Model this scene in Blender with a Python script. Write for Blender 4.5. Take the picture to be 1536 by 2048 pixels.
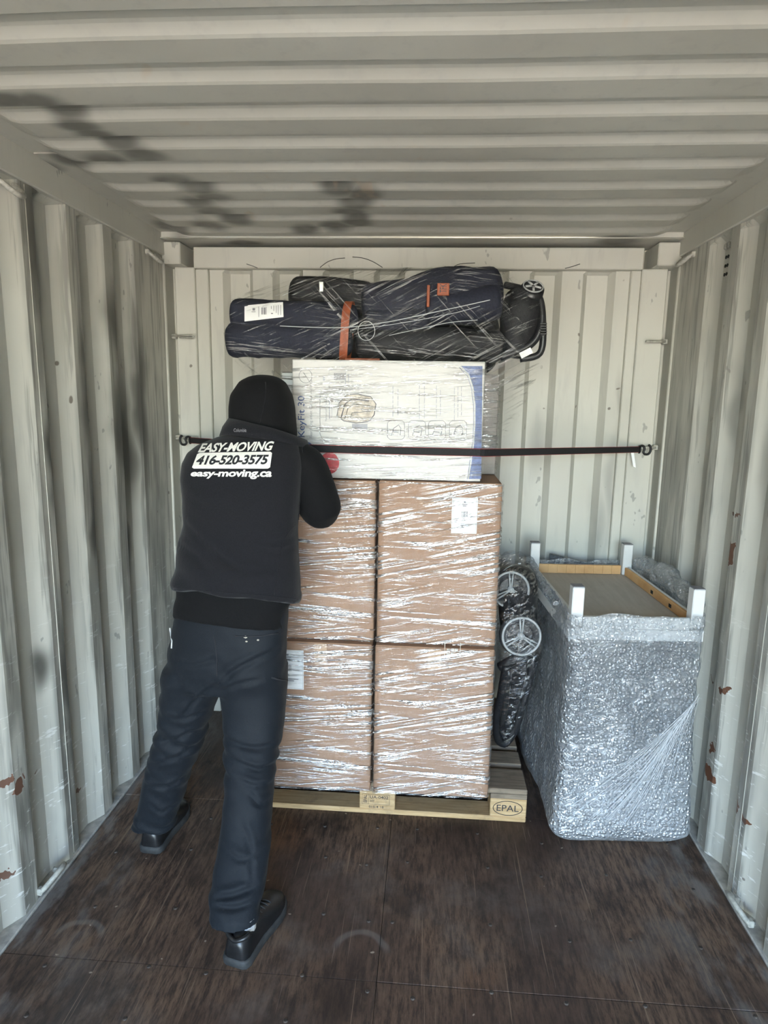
import bpy, bmesh, math, random
from mathutils import Vector, Matrix, noise
from mathutils.bvhtree import BVHTree
from mathutils.geometry import interpolate_bezier
random.seed(7)
R = math.radians
for o in list(bpy.data.objects):
    bpy.data.objects.remove(o)
scene = bpy.context.scene
COL = scene.collection

# ------------------------------------------------------------------ camera
CX, CH, PITCH, YAW, ROLL, FPX = 0.0916, 1.6813, 0.17673, 0.06848, 0.01691, 1299.4
_F = Vector((-math.sin(YAW) * math.cos(PITCH), math.cos(YAW) * math.cos(PITCH), -math.sin(PITCH)))
_R0 = Vector((math.cos(YAW), math.sin(YAW), 0))
_U0 = _R0.cross(_F)
CR = math.cos(ROLL) * _R0 + math.sin(ROLL) * _U0
CU = -math.sin(ROLL) * _R0 + math.cos(ROLL) * _U0
CAM = Vector((CX, 0, CH))
camd = bpy.data.cameras.new('camera')
camo = bpy.data.objects.new('camera', camd)
COL.objects.link(camo)
camo.matrix_world = Matrix((
    (CR.x, CU.x, -_F.x, CAM.x), (CR.y, CU.y, -_F.y, CAM.y), (CR.z, CU.z, -_F.z, CAM.z), (0, 0, 0, 1)))
camd.sensor_fit = 'HORIZONTAL'
camd.sensor_width = 36.0
camd.lens = 36.0 * FPX / 1536.0
camd.clip_start = 0.02
scene.camera = camo


def ray(u, v):
    return _F + CR * ((u - 768) / FPX) + CU * ((1024 - v) / FPX)


def px(u, v, y):
    """pixel of the photograph -> point on the upright plane at depth y"""
    d = ray(u, v)
    return CAM + d * ((y - CAM.y) / d.y)


def pxz(u, v, z):
    d = ray(u, v)
    return CAM + d * ((z - CAM.z) / d.z)


def pxx(u, v, x):
    d = ray(u, v)
    return CAM + d * ((x - CAM.x) / d.x)


# ------------------------------------------------------------------ light
scene.view_settings.view_transform = 'Standard'
scene.view_settings.look = 'None'
scene.view_settings.gamma = 1.0
scene.view_settings.use_curve_mapping = False
scene.view_settings.exposure = EXPOSURE = 3.45
world = bpy.data.worlds.new('daylight')
scene.world = world
world.use_nodes = True
wn = world.node_tree.nodes
bg = wn['Background']
sky = wn.new('ShaderNodeTexSky')
sky.sky_type = 'NISHITA'
sky.sun_disc = False
sky.sun_elevation = R(38)
sky.sun_rotation = R(80)
sky.air_density = 1.0
sky.dust_density = 0.7
sky.ozone_density = 1.0
world.node_tree.links.new(sky.outputs[0], bg.inputs['Color'])
bg.inputs['Strength'].default_value = 0.52
sd = bpy.data.lights.new('sun', 'SUN')
sd.energy = 6.2
sd.angle = R(0.6)
sd.color = (1.0, 0.86, 0.66)
so = bpy.data.objects.new('sun', sd)
COL.objects.link(so)
so.rotation_euler = Vector((-0.85, -0.20, -0.62)).to_track_quat('-Z', 'Y').to_euler()
so.location = (8, 4, 8)
scene.cycles.max_bounces = 8
scene.cycles.diffuse_bounces = 4
scene.cycles.glossy_bounces = 2
scene.cycles.transmission_bounces = 2
scene.cycles.transparent_max_bounces = 10
# portal in the open door end of the container: only guides the sampling of the sky
pdat = bpy.data.lights.new('door_portal', 'AREA')
pdat.shape = 'RECTANGLE'
pdat.size, pdat.size_y = 2.42, 2.45
pdat.cycles.is_portal = True
po = bpy.data.objects.new('door_portal', pdat)
COL.objects.link(po)
YDOOR = -2.6
po.location = (0, YDOOR - 0.02, 1.2)
po.rotation_euler = (R(90), 0, 0)

# ------------------------------------------------------------------ node helpers


class NT:
    def __init__(s, name):
        s.m = bpy.data.materials.new(name)
        s.m.use_nodes = True
        s.t = s.m.node_tree
        s.n = s.t.nodes
        s.b = s.n['Principled BSDF']
        s.out = s.n['Material Output']
        s._obj = None

    def new(s, kind, **kw):
        nd = s.n.new('ShaderNode' + kind)
        for k, v in kw.items():
            setattr(nd, k, v)
        return nd

    def link(s, a, b):
        s.t.links.new(a, b)

    def val(s, sock, v):
        if hasattr(v, 'is_linked') or isinstance(v, bpy.types.NodeSocket):
            s.link(v, sock)
        else:
            sock.default_value = v

    def coord(s):
        if s._obj is None:
            s._obj = s.new('TexCoord').outputs['Object']
        return s._obj

    def mapping(s, vec=None, scale=(1, 1, 1), rot=(0, 0, 0), loc=(0, 0, 0)):
        m = s.new('Mapping')
        s.link(vec or s.coord(), m.inputs['Vector'])
        m.inputs['Scale'].default_value = scale
        m.inputs['Rotation'].default_value = rot
        m.inputs['Location'].default_value = loc
        return m.outputs[0]

    def noise(s, vec=None, scale=5, detail=4, rough=0.55, dist=0.0):
        n = s.new('TexNoise')
        s.link(vec or s.coord(), n.inputs['Vector'])
        n.inputs['Scale'].default_value = scale
        n.inputs['Detail'].default_value = detail
        n.inputs['Roughness'].default_value = rough
        n.inputs['Distortion'].default_value = dist
        return n.outputs['Fac']

    def vor(s, vec=None, scale=5, feature='F1', out='Distance'):
        n = s.new('TexVoronoi', feature=feature)
        s.link(vec or s.coord(), n.inputs['Vector'])
        n.inputs['Scale'].default_value = scale
        return n.outputs[out]

    def math(s, op, a, b=0.0, clamp=False):
        n = s.new('Math', operation=op, use_clamp=clamp)
        s.val(n.inputs[0], a)
        s.val(n.inputs[1], b)
        return n.outputs[0]

    def ramp(s, fac, lo, hi, a=0.0, b=1.0):
        n = s.new('MapRange', interpolation_type='SMOOTHSTEP')
        s.link(fac, n.inputs[0])
        n.inputs[1].default_value = lo
        n.inputs[2].default_value = hi
        n.inputs[3].default_value = a
        n.inputs[4].default_value = b
        return n.outputs[0]

    def mix(s, fac, a, b):
        n = s.new('Mix', data_type='RGBA')
        s.val(n.inputs['Factor'], fac)
        for sock, v in ((n.inputs['A'], a), (n.inputs['B'], b)):
            if isinstance(v, bpy.types.NodeSocket):
                s.link(v, sock)
            else:
                sock.default_value = (*v[:3], 1)
        return n.outputs['Result']

    def sep(s, vec=None):
        n = s.new('SeparateXYZ')
        s.link(vec or s.coord(), n.inputs[0])
        return n.outputs

    def blob(s, vec, c, r, soft=1.0):
        """1 inside an ellipsoid round c with radii r, fading to 0 at its rim"""
        m = s.new('VectorMath', operation='SUBTRACT')
        s.link(vec, m.inputs[0])
        m.inputs[1].default_value = c
        k = s.new('VectorMath', operation='DIVIDE')
        s.link(m.outputs[0], k.inputs[0])
        k.inputs[1].default_value = r
        l = s.new('VectorMath', operation='LENGTH')
        s.link(k.outputs[0], l.inputs[0])
        return s.ramp(l.outputs['Value'], 1.0 - soft, 1.0, 1.0, 0.0)

    def blobs(s, vec, lst, soft=0.9):
        acc = None
        for c, r in lst:
            b = s.blob(vec, c, r, soft)
            acc = b if acc is None else s.math('MAXIMUM', acc, b)
        return acc

    def warp(s, amt, scale, vec=None):
        n = s.new('TexNoise')
        s.link(vec or s.coord(), n.inputs['Vector'])
        n.inputs['Scale'].default_value = scale
        n.inputs['Detail'].default_value = 1.5
        a = s.new('VectorMath', operation='SUBTRACT')
        s.link(n.outputs['Color'], a.inputs[0])
        a.inputs[1].default_value = (.5, .5, .5)
        b = s.new('VectorMath', operation='SCALE')
        s.link(a.outputs[0], b.inputs[0])
        b.inputs['Scale'].default_value = amt
        c = s.new('VectorMath', operation='ADD')
        s.link(vec or s.coord(), c.inputs[0])
        s.link(b.outputs[0], c.inputs[1])
        return c.outputs[0]

    def bump(s, h, strength=0.3, dist=0.01):
        b = s.new('Bump')
        s.link(h, b.inputs['Height'])
        b.inputs['Strength'].default_value = strength
        b.inputs['Distance'].default_value = dist
        return b.outputs[0]

    def set(s, color=None, rough=None, metal=None, normal=None, spec=None):
        if color is not None:
            if isinstance(color, bpy.types.NodeSocket):
                s.link(color, s.b.inputs['Base Color'])
            else:
                s.b.inputs['Base Color'].default_value = (*color[:3], 1)
        if rough is not None:
            s.val(s.b.inputs['Roughness'], rough)
        if metal is not None:
            s.b.inputs['Metallic'].default_value = metal
        if normal is not None:
            s.link(normal, s.b.inputs['Normal'])
        if spec is not None:
            s.b.inputs['Specular IOR Level'].default_value = spec
        return s.m


M = {}


def plain(name, col, rough=0.6, metal=0.0, var=0.12, scale=30, bump=0.0, spec=0.5):
    t = NT(name)
    n = t.noise(scale=scale, detail=5)
    c = t.mix(t.ramp(n, .3, .7), [x * (1 - var) for x in col], [min(1, x * (1 + var)) for x in col])
    nm = t.bump(n, bump, 0.004) if bump else None
    M[name] = t.set(c, rough, metal, nm, spec)
    return M[name]


# ------------------------------------------------------------------ mesh helpers


def mesh_obj(name, verts, faces, mat, parent=None, smooth=False):
    """verts are world positions; a child's mesh is stored relative to its parent"""
    off = Vector((0, 0, 0))
    if parent is not None:
        q = parent
        while q is not None:
            off += q.location
            q = q.parent
    me = bpy.data.meshes.new(name)
    me.from_pydata([Vector(v) - off for v in verts], [], faces)
    me.validate()
    me.update()
    if smooth:
        me.shade_smooth()
    if mat is not None:
        me.materials.append(mat if not isinstance(mat, str) else M[mat])
    o = bpy.data.objects.new(name, me)
    COL.objects.link(o)
    if parent is not None:
        o.parent = parent
    return o


def bm_obj(name, bm, mat, parent=None, smooth=False):
    bmesh.ops.recalc_face_normals(bm, faces=bm.faces)
    bm.verts.ensure_lookup_table()
    bm.verts.index_update()
    v = [x.co.copy() for x in bm.verts]
    f = [[x.index for x in fc.verts] for fc in bm.faces]
    bm.free()
    return mesh_obj(name, v, f, mat, parent, smooth)


def add_box(bm, c, s, rot=None, bevel=0.0, seg=1):
    m = Matrix.Translation(Vector(c))
    if rot is not None:
        m = m @ rot.to_4x4()
    m = m @ Matrix.Diagonal((*s, 1))
    r = bmesh.ops.create_cube(bm, size=1.0, matrix=m)
    if bevel:
        es = list({e for v in r['verts'] for e in v.link_edges})
        bmesh.ops.bevel(bm, geom=es, offset=bevel, segments=seg, profile=0.5, affect='EDGES')


def box(name, c, s, mat, parent=None, rot=None, bevel=0.0, seg=1):
    bm = bmesh.new()
    add_box(bm, c, s, rot, bevel, seg)
    return bm_obj(name, bm, mat, parent)


def box2(name, lo, hi, mat, parent=None, bevel=0.0):
    c = [(a + b) / 2 for a, b in zip(lo, hi)]
    s = [abs(b - a) for a, b in zip(lo, hi)]
    return box(name, c, s, mat, parent, None, bevel)


def tube_data(pts, rad, n=10, closed=False, caps=True, flat=1.0, up=None):
    """sweep a circle (or ellipse, flat = minor/major) along pts"""
    pts = [Vector(p) for p in pts]
    if not hasattr(rad, '__len__'):
        rad = [rad] * len(pts)
    V, F = [], []
    prev = None
    k = len(pts)
    for i, p in enumerate(pts):
        if closed:
            t = (pts[(i + 1) % k] - pts[i - 1]).normalized()
        else:
            t = (pts[min(i + 1, k - 1)] - pts[max(i - 1, 0)]).normalized()
        if prev is None:
            a = Vector(up) if up else (Vector((0, 0, 1)) if abs(t.z) < .9 else Vector((1, 0, 0)))
            u = (a - t * a.dot(t)).normalized()
        else:
            u = (prev - t * prev.dot(t)).normalized()
        prev = u
        w = t.cross(u)
        for j in range(n):
            an = 2 * math.pi * j / n
            V.append(p + u * math.cos(an) * rad[i] * flat + w * math.sin(an) * rad[i])
    for i in range(k if closed else k - 1):
        for j in range(n):
            a, b = i * n + j, i * n + (j + 1) % n
            c, d = ((i + 1) % k) * n + (j + 1) % n, ((i + 1) % k) * n + j
            F.append((a, b, c, d))
    if caps and not closed:
        F.append(tuple(reversed(range(n))))
        F.append(tuple(range((k - 1) * n, k * n)))
    return V, F


def tube(name, pts, rad, mat, parent=None, n=10, closed=False, caps=True, flat=1.0, up=None):
    V, F = tube_data(pts, rad, n, closed, caps, flat, up)
    return mesh_obj(name, V, F, mat, parent, True)


def catmull(pts, sub=6):
    pts = [Vector(p) for p in pts]
    out = []
    for i in range(len(pts) - 1):
        p0, p1, p2, p3 = pts[max(i - 1, 0)], pts[i], pts[i + 1], pts[min(i + 2, len(pts) - 1)]
        for s in range(sub):
            t = s / sub
            out.append(.5 * ((2 * p1) + (p2 - p0) * t + (2 * p0 - 5 * p1 + 4 * p2 - p3) * t * t + (3 * p1 - p0 - 3 * p2 + p3) * t ** 3))
    out.append(pts[-1])
    return out


def empty(name, loc):
    o = bpy.data.objects.new(name, None)
    o.empty_display_size = 0.1
    COL.objects.link(o)
    o.location = loc
    return o


def tag(o, label, cat, group=None):
    o['label'] = label
    o['category'] = cat
    if group:
        o['group'] = group
    return o


def struct(o, label, cat):
    o['kind'] = 'structure'
    o['label'] = label
    o['category'] = cat
    return o


def text_data(body, bold=0.0, shear=0.0, spacing=1.0):
    """flat lettering as (verts in 0..1 box, faces, aspect)"""
    cu = bpy.data.curves.new('lettering', 'FONT')
    cu.body = body
    cu.size = 1.0
    cu.offset = bold
    cu.shear = shear
    cu.space_character = spacing
    cu.resolution_u = 3
    ob = bpy.data.objects.new('lettering', cu)
    COL.objects.link(ob)
    dg = bpy.context.evaluated_depsgraph_get()
    me = ob.evaluated_get(dg).to_mesh()
    v = [x.co.copy() for x in me.vertices]
    f = [list(p.vertices) for p in me.polygons]
    bpy.data.objects.remove(ob)
    bpy.data.curves.remove(cu)
    x0, x1 = min(q.x for q in v), max(q.x for q in v)
    y0, y1 = min(q.y for q in v), max(q.y for q in v)
    v = [((q.x - x0) / (x1 - x0), (q.y - y0) / (y1 - y0)) for q in v]
    return v, f, (x1 - x0) / (y1 - y0)


def flat_text(name, body, o, ex, ey, mat, parent, bold=0.0, shear=0.0, spacing=1.0):
    """o: lower-left corner, ex / ey: full-width and full-height vectors"""
    v, f, _ = text_data(body, bold, shear, spacing)
    o, ex, ey = Vector(o), Vector(ex), Vector(ey)
    return mesh_obj(name, [o + ex * a + ey * b for a, b in v], f, mat, parent)


def quads(name, rects, mat, parent, y):
    """several upright rectangles (x0, z0, x1, z1) printed on the plane y, one print"""
    V, F = [], []
    for x0, z0, x1, z1 in rects:
        k = len(V)
        V += [(x0, y, z0), (x1, y, z0), (x1, y, z1), (x0, y, z1)]
        F.append((k, k + 1, k + 2, k + 3))
    o = mesh_obj(name, V, F, mat, parent)
    if len(rects) > 1:
        o['kind'] = 'stuff'
    return o


# ------------------------------------------------------------------ container materials
YB = 3.20           # inner face of the blind end
HW = 1.17           # half width at the proud faces of the side walls
ZR = 2.40           # roof


def paint(name, kind):
    t = NT(name)
    c = t.coord()
    base = t.mix(t.ramp(t.noise(scale=1.3, detail=3), .35, .7), (.49, .48, .425), (.55, .545, .49))
    # rubbed-in dust, finer scale
    fine = t.noise(t.mapping(scale=(1, 1, .18)), scale=16, detail=3, rough=.7)
    base = t.mix(t.ramp(fine, .52, .72, 0, .35), base, (.40, .395, .37))
    w = t.warp(.10, 4.5)
    if kind == 'roof':
        sp_ = [((.90, 3.10, ZR), (.14, .10, .3)), ((-.80, 3.14, ZR), (.12, .06, .3))]
        for rx, pts in ((.062, ((15, 186), (75, 192), (125, 210), (152, 236), (190, 258), (240, 278), (288, 298), (215, 308), (140, 318), (82, 332))),
                        (.068, ((350, 353), (388, 364), (425, 386), (388, 396), (425, 414), (470, 430), (420, 444), (345, 454))),
                        (.064, ((676, 368), (728, 378), (712, 398), (700, 416), (716, 434), (672, 445), (610, 450)))):
            for u, v in pts:
                q = pxz(u, v, ZR)
                sp_.append(((q.x, q.y, ZR), (rx * 1.45, 1.55 * (.038 + .036 * (q.y - 1.5)), .3)))
        soot = t.blobs(t.warp(.06, 7), sp_, .65)
        soot = t.math('MULTIPLY', soot, t.ramp(t.noise(scale=7, detail=2), .2, .6, .65, 1.0))
        col = t.mix(t.math('MULTIPLY', soot, .85), base, (.10, .098, .088))
        rust = t.ramp(t.noise(t.mapping(scale=(1.6, 1, 1)), scale=3.1, detail=3, rough=.75), .66, .74)
        col = t.mix(t.math('MULTIPLY', rust, .35), col, (.48, .36, .25))
        spk = t.ramp(t.vor(t.warp(.05, 9), scale=3.4), .045, .02)
        col = t.mix(t.math('MULTIPLY', spk, .7), col, (.16, .12, .09))
    else:
        s = t.sep()
        sgn = -1.0 if kind == 'left' else 1.0
        col = base
        if kind in ('left', 'right'):
            # proud faces of the corrugation are rubbed dirty by the loads
            proud = t.ramp(t.math('MULTIPLY', s['X'], sgn), HW + .010, HW + .002)
            streak = t.ramp(t.noise(t.mapping(scale=(1, 1.5, .35)), scale=5.5, detail=3, rough=.65), .38, .60)
            low = t.ramp(s['Z'], .1, 2.0, 1.0, .45)
            wear = t.math('MULTIPLY', t.math('MULTIPLY', proud, streak), low)
            col = t.mix(t.math('MULTIPLY', wear, .85), col, (.19, .185, .165))
            edge = t.math('MULTIPLY', t.ramp(t.math('MULTIPLY', s['X'], sgn), HW + .030, HW + .004),
                          t.ramp(t.noise(t.mapping(scale=(1, 5, .25)), scale=7, detail=3, rough=.75), .50, .62))
            col = t.mix(t.math('MULTIPLY', edge, .55), col, (.15, .145, .13))
            smear = t.math('MULTIPLY', t.ramp(t.noise(t.mapping(scale=(1, 2.2, .5), loc=(0, 4, 1)), scale=2.6, detail=3, rough=.7), .50, .70), t.ramp(s['Z'], .2, 1.6, 1.0, .35))
            col = t.mix(t.math('MULTIPLY', smear, .45), col, (.27, .265, .245))
            lightscratch = t.ramp(t.noise(t.mapping(scale=(1, 1.2, 5), rot=(.5, 0, 0)), scale=9, detail=3, rough=.75), .60, .66)
            lowm = t.ramp(s['Z'], .0, 1.3, 1.0, 0.0)
            col = t.mix(t.math('MULTIPLY', t.math('MULTIPLY', lightscratch, lowm), .75), col, (.78, .78, .76))
        if kind == 'left':
            soot = t.blobs(w, [
                ((-HW, 2.08, 2.10), (.3, .07, .55)), ((-HW, 2.09, 1.45), (.3, .05, .35)), ((-HW, 2.60, 1.95), (.3, .11, .26)),
                ((-HW, 2.58, 1.55), (.3, .09, .35)), ((-HW, 2.70, 1.45), (.3, .10, .45)), ((-HW, 2.35, 1.70), (.3, .06, .40)),
                ((-HW, 2.80, 1.65), (.3, .08, .55)), ((-HW, 2.66, 1.05), (.3, .07, .25)), ((-HW, 2.34, 1.20), (.3, .05, .40)),
                ((-HW, 2.09, .65), (.3, .05, .55)), ((-HW, 1.98, .75), (.3, .06, .12)),
            ], .85)
            col = t.mix(t.math('MULTIPLY', soot, .90), col, (.065, .063, .055))
        elif kind == 'right':
            soot = t.blobs(w, [
                ((HW, 2.22, 2.02), (.3, .05, .36)), ((HW, 2.21, 1.45), (.3, .05, .30)), ((HW, 2.48, 1.65), (.3, .045, .26)),
                ((HW, 2.36, .95), (.3, .06, .25)), ((HW, 2.70, 1.3), (.3, .04, .3)),
            ], .85)
            col = t.mix(t.math('MULTIPLY', soot, .5), col, (.13, .128, .115))
            wr = t.warp(.045, 45, t.warp(.07, 14))
            ru = []
            for (u, v, ry, rz) in ((1462, 1105, .03, .05), (1455, 1030, .05, .014), (1478, 1030, .03, .010), (1445, 1380, .045, .016),
                                   (1417, 1545, .05, .035), (1425, 1500, .02, .04), (1472, 1610, .025, .05), (1490, 1640, .03, .02),
                                   (1440, 600, .008, .02), (1405, 1360, .01, .012)):
                p = pxx(u, v, HW)
                ru.append(((HW, p.y, p.z), (.3, ry, rz)))
            rust = t.blobs(wr, ru, .35)
            col = t.mix(t.ramp(rust, .2, .5, 0, .45), col, (.74, .73, .70))
            col = t.mix(t.ramp(rust, .45, .6, 0, .95), col, t.mix(t.noise(scale=60), (.16, .045, .010), (.06, .024, .010)))
        elif kind == 'back':
            soot = t.blobs(w, [
                ((.98, YB, 1.25), (.05, .3, .45)), ((.93, YB, 1.05), (.05, .3, .35)), ((.62, YB, 1.45), (.08, .3, .22)),
                ((.98, YB, 1.65), (.03, .3, .25)), ((-.98, YB, 1.35), (.05, .3, .3)),
            ], .95)
            col = t.mix(t.math('MULTIPLY', soot, .45), col, (.15, .145, .13))
        if kind == 'left':
            wr = t.warp(.045, 45, t.warp(.07, 14))
            ru = []
            for (u, v, ry, rz) in ((15, 1565, .05, .02), (40, 1572, .02, .03), (22, 1755, .05, .018), (175, 1582, .018, .012), (98, 1545, .01, .008)):
                p = pxx(u, v, -HW)
                ru.append(((-HW, p.y, p.z), (.3, ry, rz)))
            rust = t.blobs(wr, ru, .35)
            col = t.mix(t.ramp(rust, .25, .5, 0, .5), col, (.76, .75, .72))
            col = t.mix(t.ramp(rust, .45, .6, 0, .9), col, (.12, .036, .010))
        # chips and scuff marks
        chip = t.ramp(t.vor(t.warp(.06, 11), scale=7.0), .075, .05)
        chipm = t.ramp(t.noise(scale=2.3, detail=0), .52, .60)
        col = t.mix(t.math('MULTIPLY', t.math('MULTIPLY', chip, chipm), .8), col, (.11, .085, .065))
        scuff = t.ramp(t.noise(t.mapping(scale=(1.2, 1.2, .6), rot=(.6, .4, .2)), scale=11, detail=3, rough=.8), .665, .70)
        col = t.mix(t.math('MULTIPLY', scuff, .6), col, (.20, .195, .18))
        # dust thrown up along the floor
        dust = t.math('MULTIPLY', t.ramp(s['Z'], 0.0, .22, 1.0, 0.0), t.ramp(t.noise(scale=9, detail=2), .35, .65))
        col = t.mix(t.math('MULTIPLY', dust, .4), col, (.42, .40, .36))
    bmp = t.bump(t.noise(scale=3.5, detail=0), .35, .02)
    M[name] = t.set(col, .48, 0, bmp, .45)


paint('paint_roof', 'roof')
paint('paint_left', 'left')
paint('paint_right', 'right')
paint('paint_back', 'back')
paint('paint_trim', 'trim')


def floor_mat():
    t = NT('plywood_floor')
    grain = t.noise(t.mapping(scale=(7, 1.1, 1)), scale=9, detail=6, rough=.78)
    big = t.noise(scale=1.6, detail=5, rough=.6)
    col = t.mix(t.ramp(grain, .3, .7), (.046, .030, .0235), (.092, .059, .046))
    worn = t.math('MULTIPLY', t.ramp(big, .40, .60), t.ramp(grain, .40, .60))
    col = t.mix(t.math('MULTIPLY', worn, .75), col, (.20, .128, .082))
    ora = t.math('MULTIPLY', t.ramp(t.noise(t.mapping(scale=(1, .6, 1), loc=(3, 1, 0)), scale=2.2, detail=4), .58, .70), t.ramp(grain, .35, .6))
    col = t.mix(t.math('MULTIPLY', ora, .6), col, (.20, .098, .05))
    dusty = t.ramp(t.noise(t.mapping(loc=(7, 2, 0)), scale=1.9, detail=6, rough=.65), .50, .70)
    col = t.mix(t.math('MULTIPLY', dusty, .45), col, (.175, .152, .135))
    blot = t.ramp(t.noise(t.mapping(loc=(1, 9, 0), scale=(1.4, .8, 1)), scale=3.1, detail=7, rough=.7), .50, .64)
    col = t.mix(t.math('MULTIPLY', blot, .6), col, (.026, .018, .0155))
    # long drag scratches running with the container, and cross ones
    sc = t.ramp(t.noise(t.mapping(scale=(26, .35, 1), rot=(0, 0, .10)), scale=5, detail=2, rough=.5), .675, .70)
    col = t.mix(t.math('MULTIPLY', sc, .55), col, (.27, .19, .13))
    sc2 = t.ramp(t.noise(t.mapping(scale=(22, .6, 1), rot=(0, 0, -.16)), scale=6, detail=2), .70, .72)
    col = t.mix(t.math('MULTIPLY', sc2, .45), col, (.24, .18, .14))
    fl = t.ramp(t.vor(t.warp(.03, 30), scale=22), .10, .06)
    flm = t.ramp(t.noise(scale=9, detail=2), .55, .62)
    col = t.mix(t.math('MULTIPLY', t.math('MULTIPLY', fl, flm), .7), col, (.45, .38, .30))
    # pale scrape arcs
    ring = None
    for (u, v, rr) in ((720, 1910, .085), (150, 1880, .075)):
        p = pxz(u, v, 0)
        m = t.new('VectorMath', operation='DISTANCE')
        t.link(t.warp(.02, 12), m.inputs[0])
        m.inputs[1].default_value = (p.x, p.y, 0)
        d = t.math('ABSOLUTE', t.math('SUBTRACT', m.outputs['Value'], rr))
        r1 = t.math('MULTIPLY', t.ramp(d, .004, .016, 1, 0), t.ramp(t.sep()['Y'], p.y, p.y + rr * .6))
        ring = r1 if ring is None else t.math('MAXIMUM', ring, r1)
    col = t.mix(t.math('MULTIPLY', ring, .28), col, (.30, .28, .26))
    side = t.math('ABSOLUTE', t.sep()['X'])
    edge = t.math('MULTIPLY', t.ramp(side, .80, 1.16), t.ramp(t.noise(t.mapping(scale=(2, .8, 1)), scale=5, detail=6), .48, .62))
    col = t.mix(t.math('MULTIPLY', edge, .45), col, (.30, .29, .28))
    rough = t.ramp(big, .3, .7, .42, .62)
    h = t.math('ADD', grain, t.math('MULTIPLY', sc, .6))
    M['plywood_floor'] = t.set(col, rough, 0, t.bump(h, .35, .004), .3)


floor_mat()
plain('grey_dust', (.40, .385, .35), .85, var=.25, scale=25, bump=.4)
plain('yard', (.56, .47, .36), .9, var=.1, scale=2)
plain('dark_hole', (.015, .015, .014), .8)
plain('rusty_steel', (.055, .042, .034), .7, var=.4, scale=90)

# ------------------------------------------------------------------ the container
# yard outside the open doors
struct(mesh_obj('ground', [(-30, -45, -.16), (30, -45, -.16), (30, 30, -.16), (-30, 30, -.16)], [(0, 1, 2, 3)], 'yard'),
       'pale concrete yard outside the container', 'ground')

# floor: plywood panels on a base, screw heads sunk in
fl = box2('floor', (-1.22, YDOOR, -.15), (1.22, 3.34, -.030), 'grey_dust')
struct(fl, 'dark brown scuffed plywood floor of the shipping container', 'floor')
seams_y = [YDOOR, -1.75, -.55, .65, 1.62, 2.42, 3.20]
k = 0
for i in range(len(seams_y) - 1):
    for (x0, x1) in ((-1.155, -.0186), (-.0174, 1.155)):
        dx = 0.0
        box2('floor_panel', (x0, seams_y[i] + .001, -.029), (x1, seams_y[i + 1] - .001, 0.0 if (i + (x0 > -.5)) % 2 else -.0006),
             'plywood_floor', fl, .0008)
bm = bmesh.new()
bmesh.ops.create_cone(bm, cap_ends=True, segments=10, radius1=.0075, radius2=.005, depth=.003)
screw0 = bm_obj('floor_screw', bm, 'rusty_steel', fl, False)
first = True
for yy in (1.15, 1.46, 1.60, 1.83, 2.10, 2.30):
    for xx in (-1.0, -.72, -.50, -.24, -.06, .05, .32, .55, .78, 1.02):
        jx, jy = random.uniform(-.04, .04), random.uniform(-.03, .03)
        s = screw0 if first else screw0.copy()
        if not first:
            COL.objects.link(s)
        first = False
        s.parent = fl
        s.location = (xx + jx, yy + jy, .0008)


def side_wall(sgn, name, mat):
    """corrugated steel sheet; profile runs along y"""
    P, inn, slo = .2575, .067, .062
    prof = []
    y0 = 2.017
    k0 = int(math.floor((YDOOR - y0) / P)) + 1
    prof.append((YDOOR, 0.0))
    for kk in range(k0, 4):
        y = y0 + kk * P
        prof += [(y, 0.0), (y + inn, 0.0)]
        if kk < 3:
            prof += [(y + inn + slo, .036), (y + P - slo, .036)]
    prof.append((3.09, 0.0))
    zs = [0.0, .5, 1.0, 1.5, 2.0, 2.285, 2.305]
    V, F = [], []
    for z in zs:
        for (y, d) in prof:
            dd = d if z < 2.29 else d * .35
            wob = .003 * noise.noise(Vector((y * 3, z * 2.2, sgn * 5)))
            V.append((sgn * (HW + dd + wob), y, z))
    n = len(prof)
    for i in range(len(zs) - 1):
        for j in range(n - 1):
            a = i * n + j
            f = (a, a + 1, a + 1 + n, a + n)
            F.append(f if sgn < 0 else f[::-1])
    o = mesh_obj(name, V, F, mat)
    return o


struct(side_wall(-1, 'wall_left', 'paint_left'), 'corrugated pale grey steel wall on the left, sooty and scratched', 'wall')
struct(side_wall(1, 'wall_right', 'paint_right'), 'corrugated pale grey steel wall on the right with rust spots', 'wall')

# blind end
PB, INN, SLO = .2425, .095, .026
prof = [(-1.0, 0.0)]
x = -.775 - PB
while x < 1.0:
    if x > -1.02:
        pass
    for (xx, d) in ((x, 0.0), (x + INN, 0.0), (x + INN + SLO, .042), (x + PB - SLO, .042)):
        if -.999 < xx < .985:
            prof.append((xx, d))
    x += PB
prof.append((.99, 0.0))
V, F = [], []
zs = [0, .4, .8, 1.2, 1.6, 2.0, 2.25, 2.275]
for z in zs:
    for (xx, d) in prof:
        V.append((xx, YB + (d if z < 2.26 else 0) + .003 * noise.noise(Vector((xx * 3, z * 2, 9))), z))
n = len(prof)
for i in range(len(zs) - 1):
    for j in range(n - 1):
        a = i * n + j
        F.append((a, a + 1, a + 1 + n, a + n))
struct(mesh_obj('wall_back', V, F, 'paint_back'), 'pale grey corrugated steel end wall behind the load', 'wall')

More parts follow.
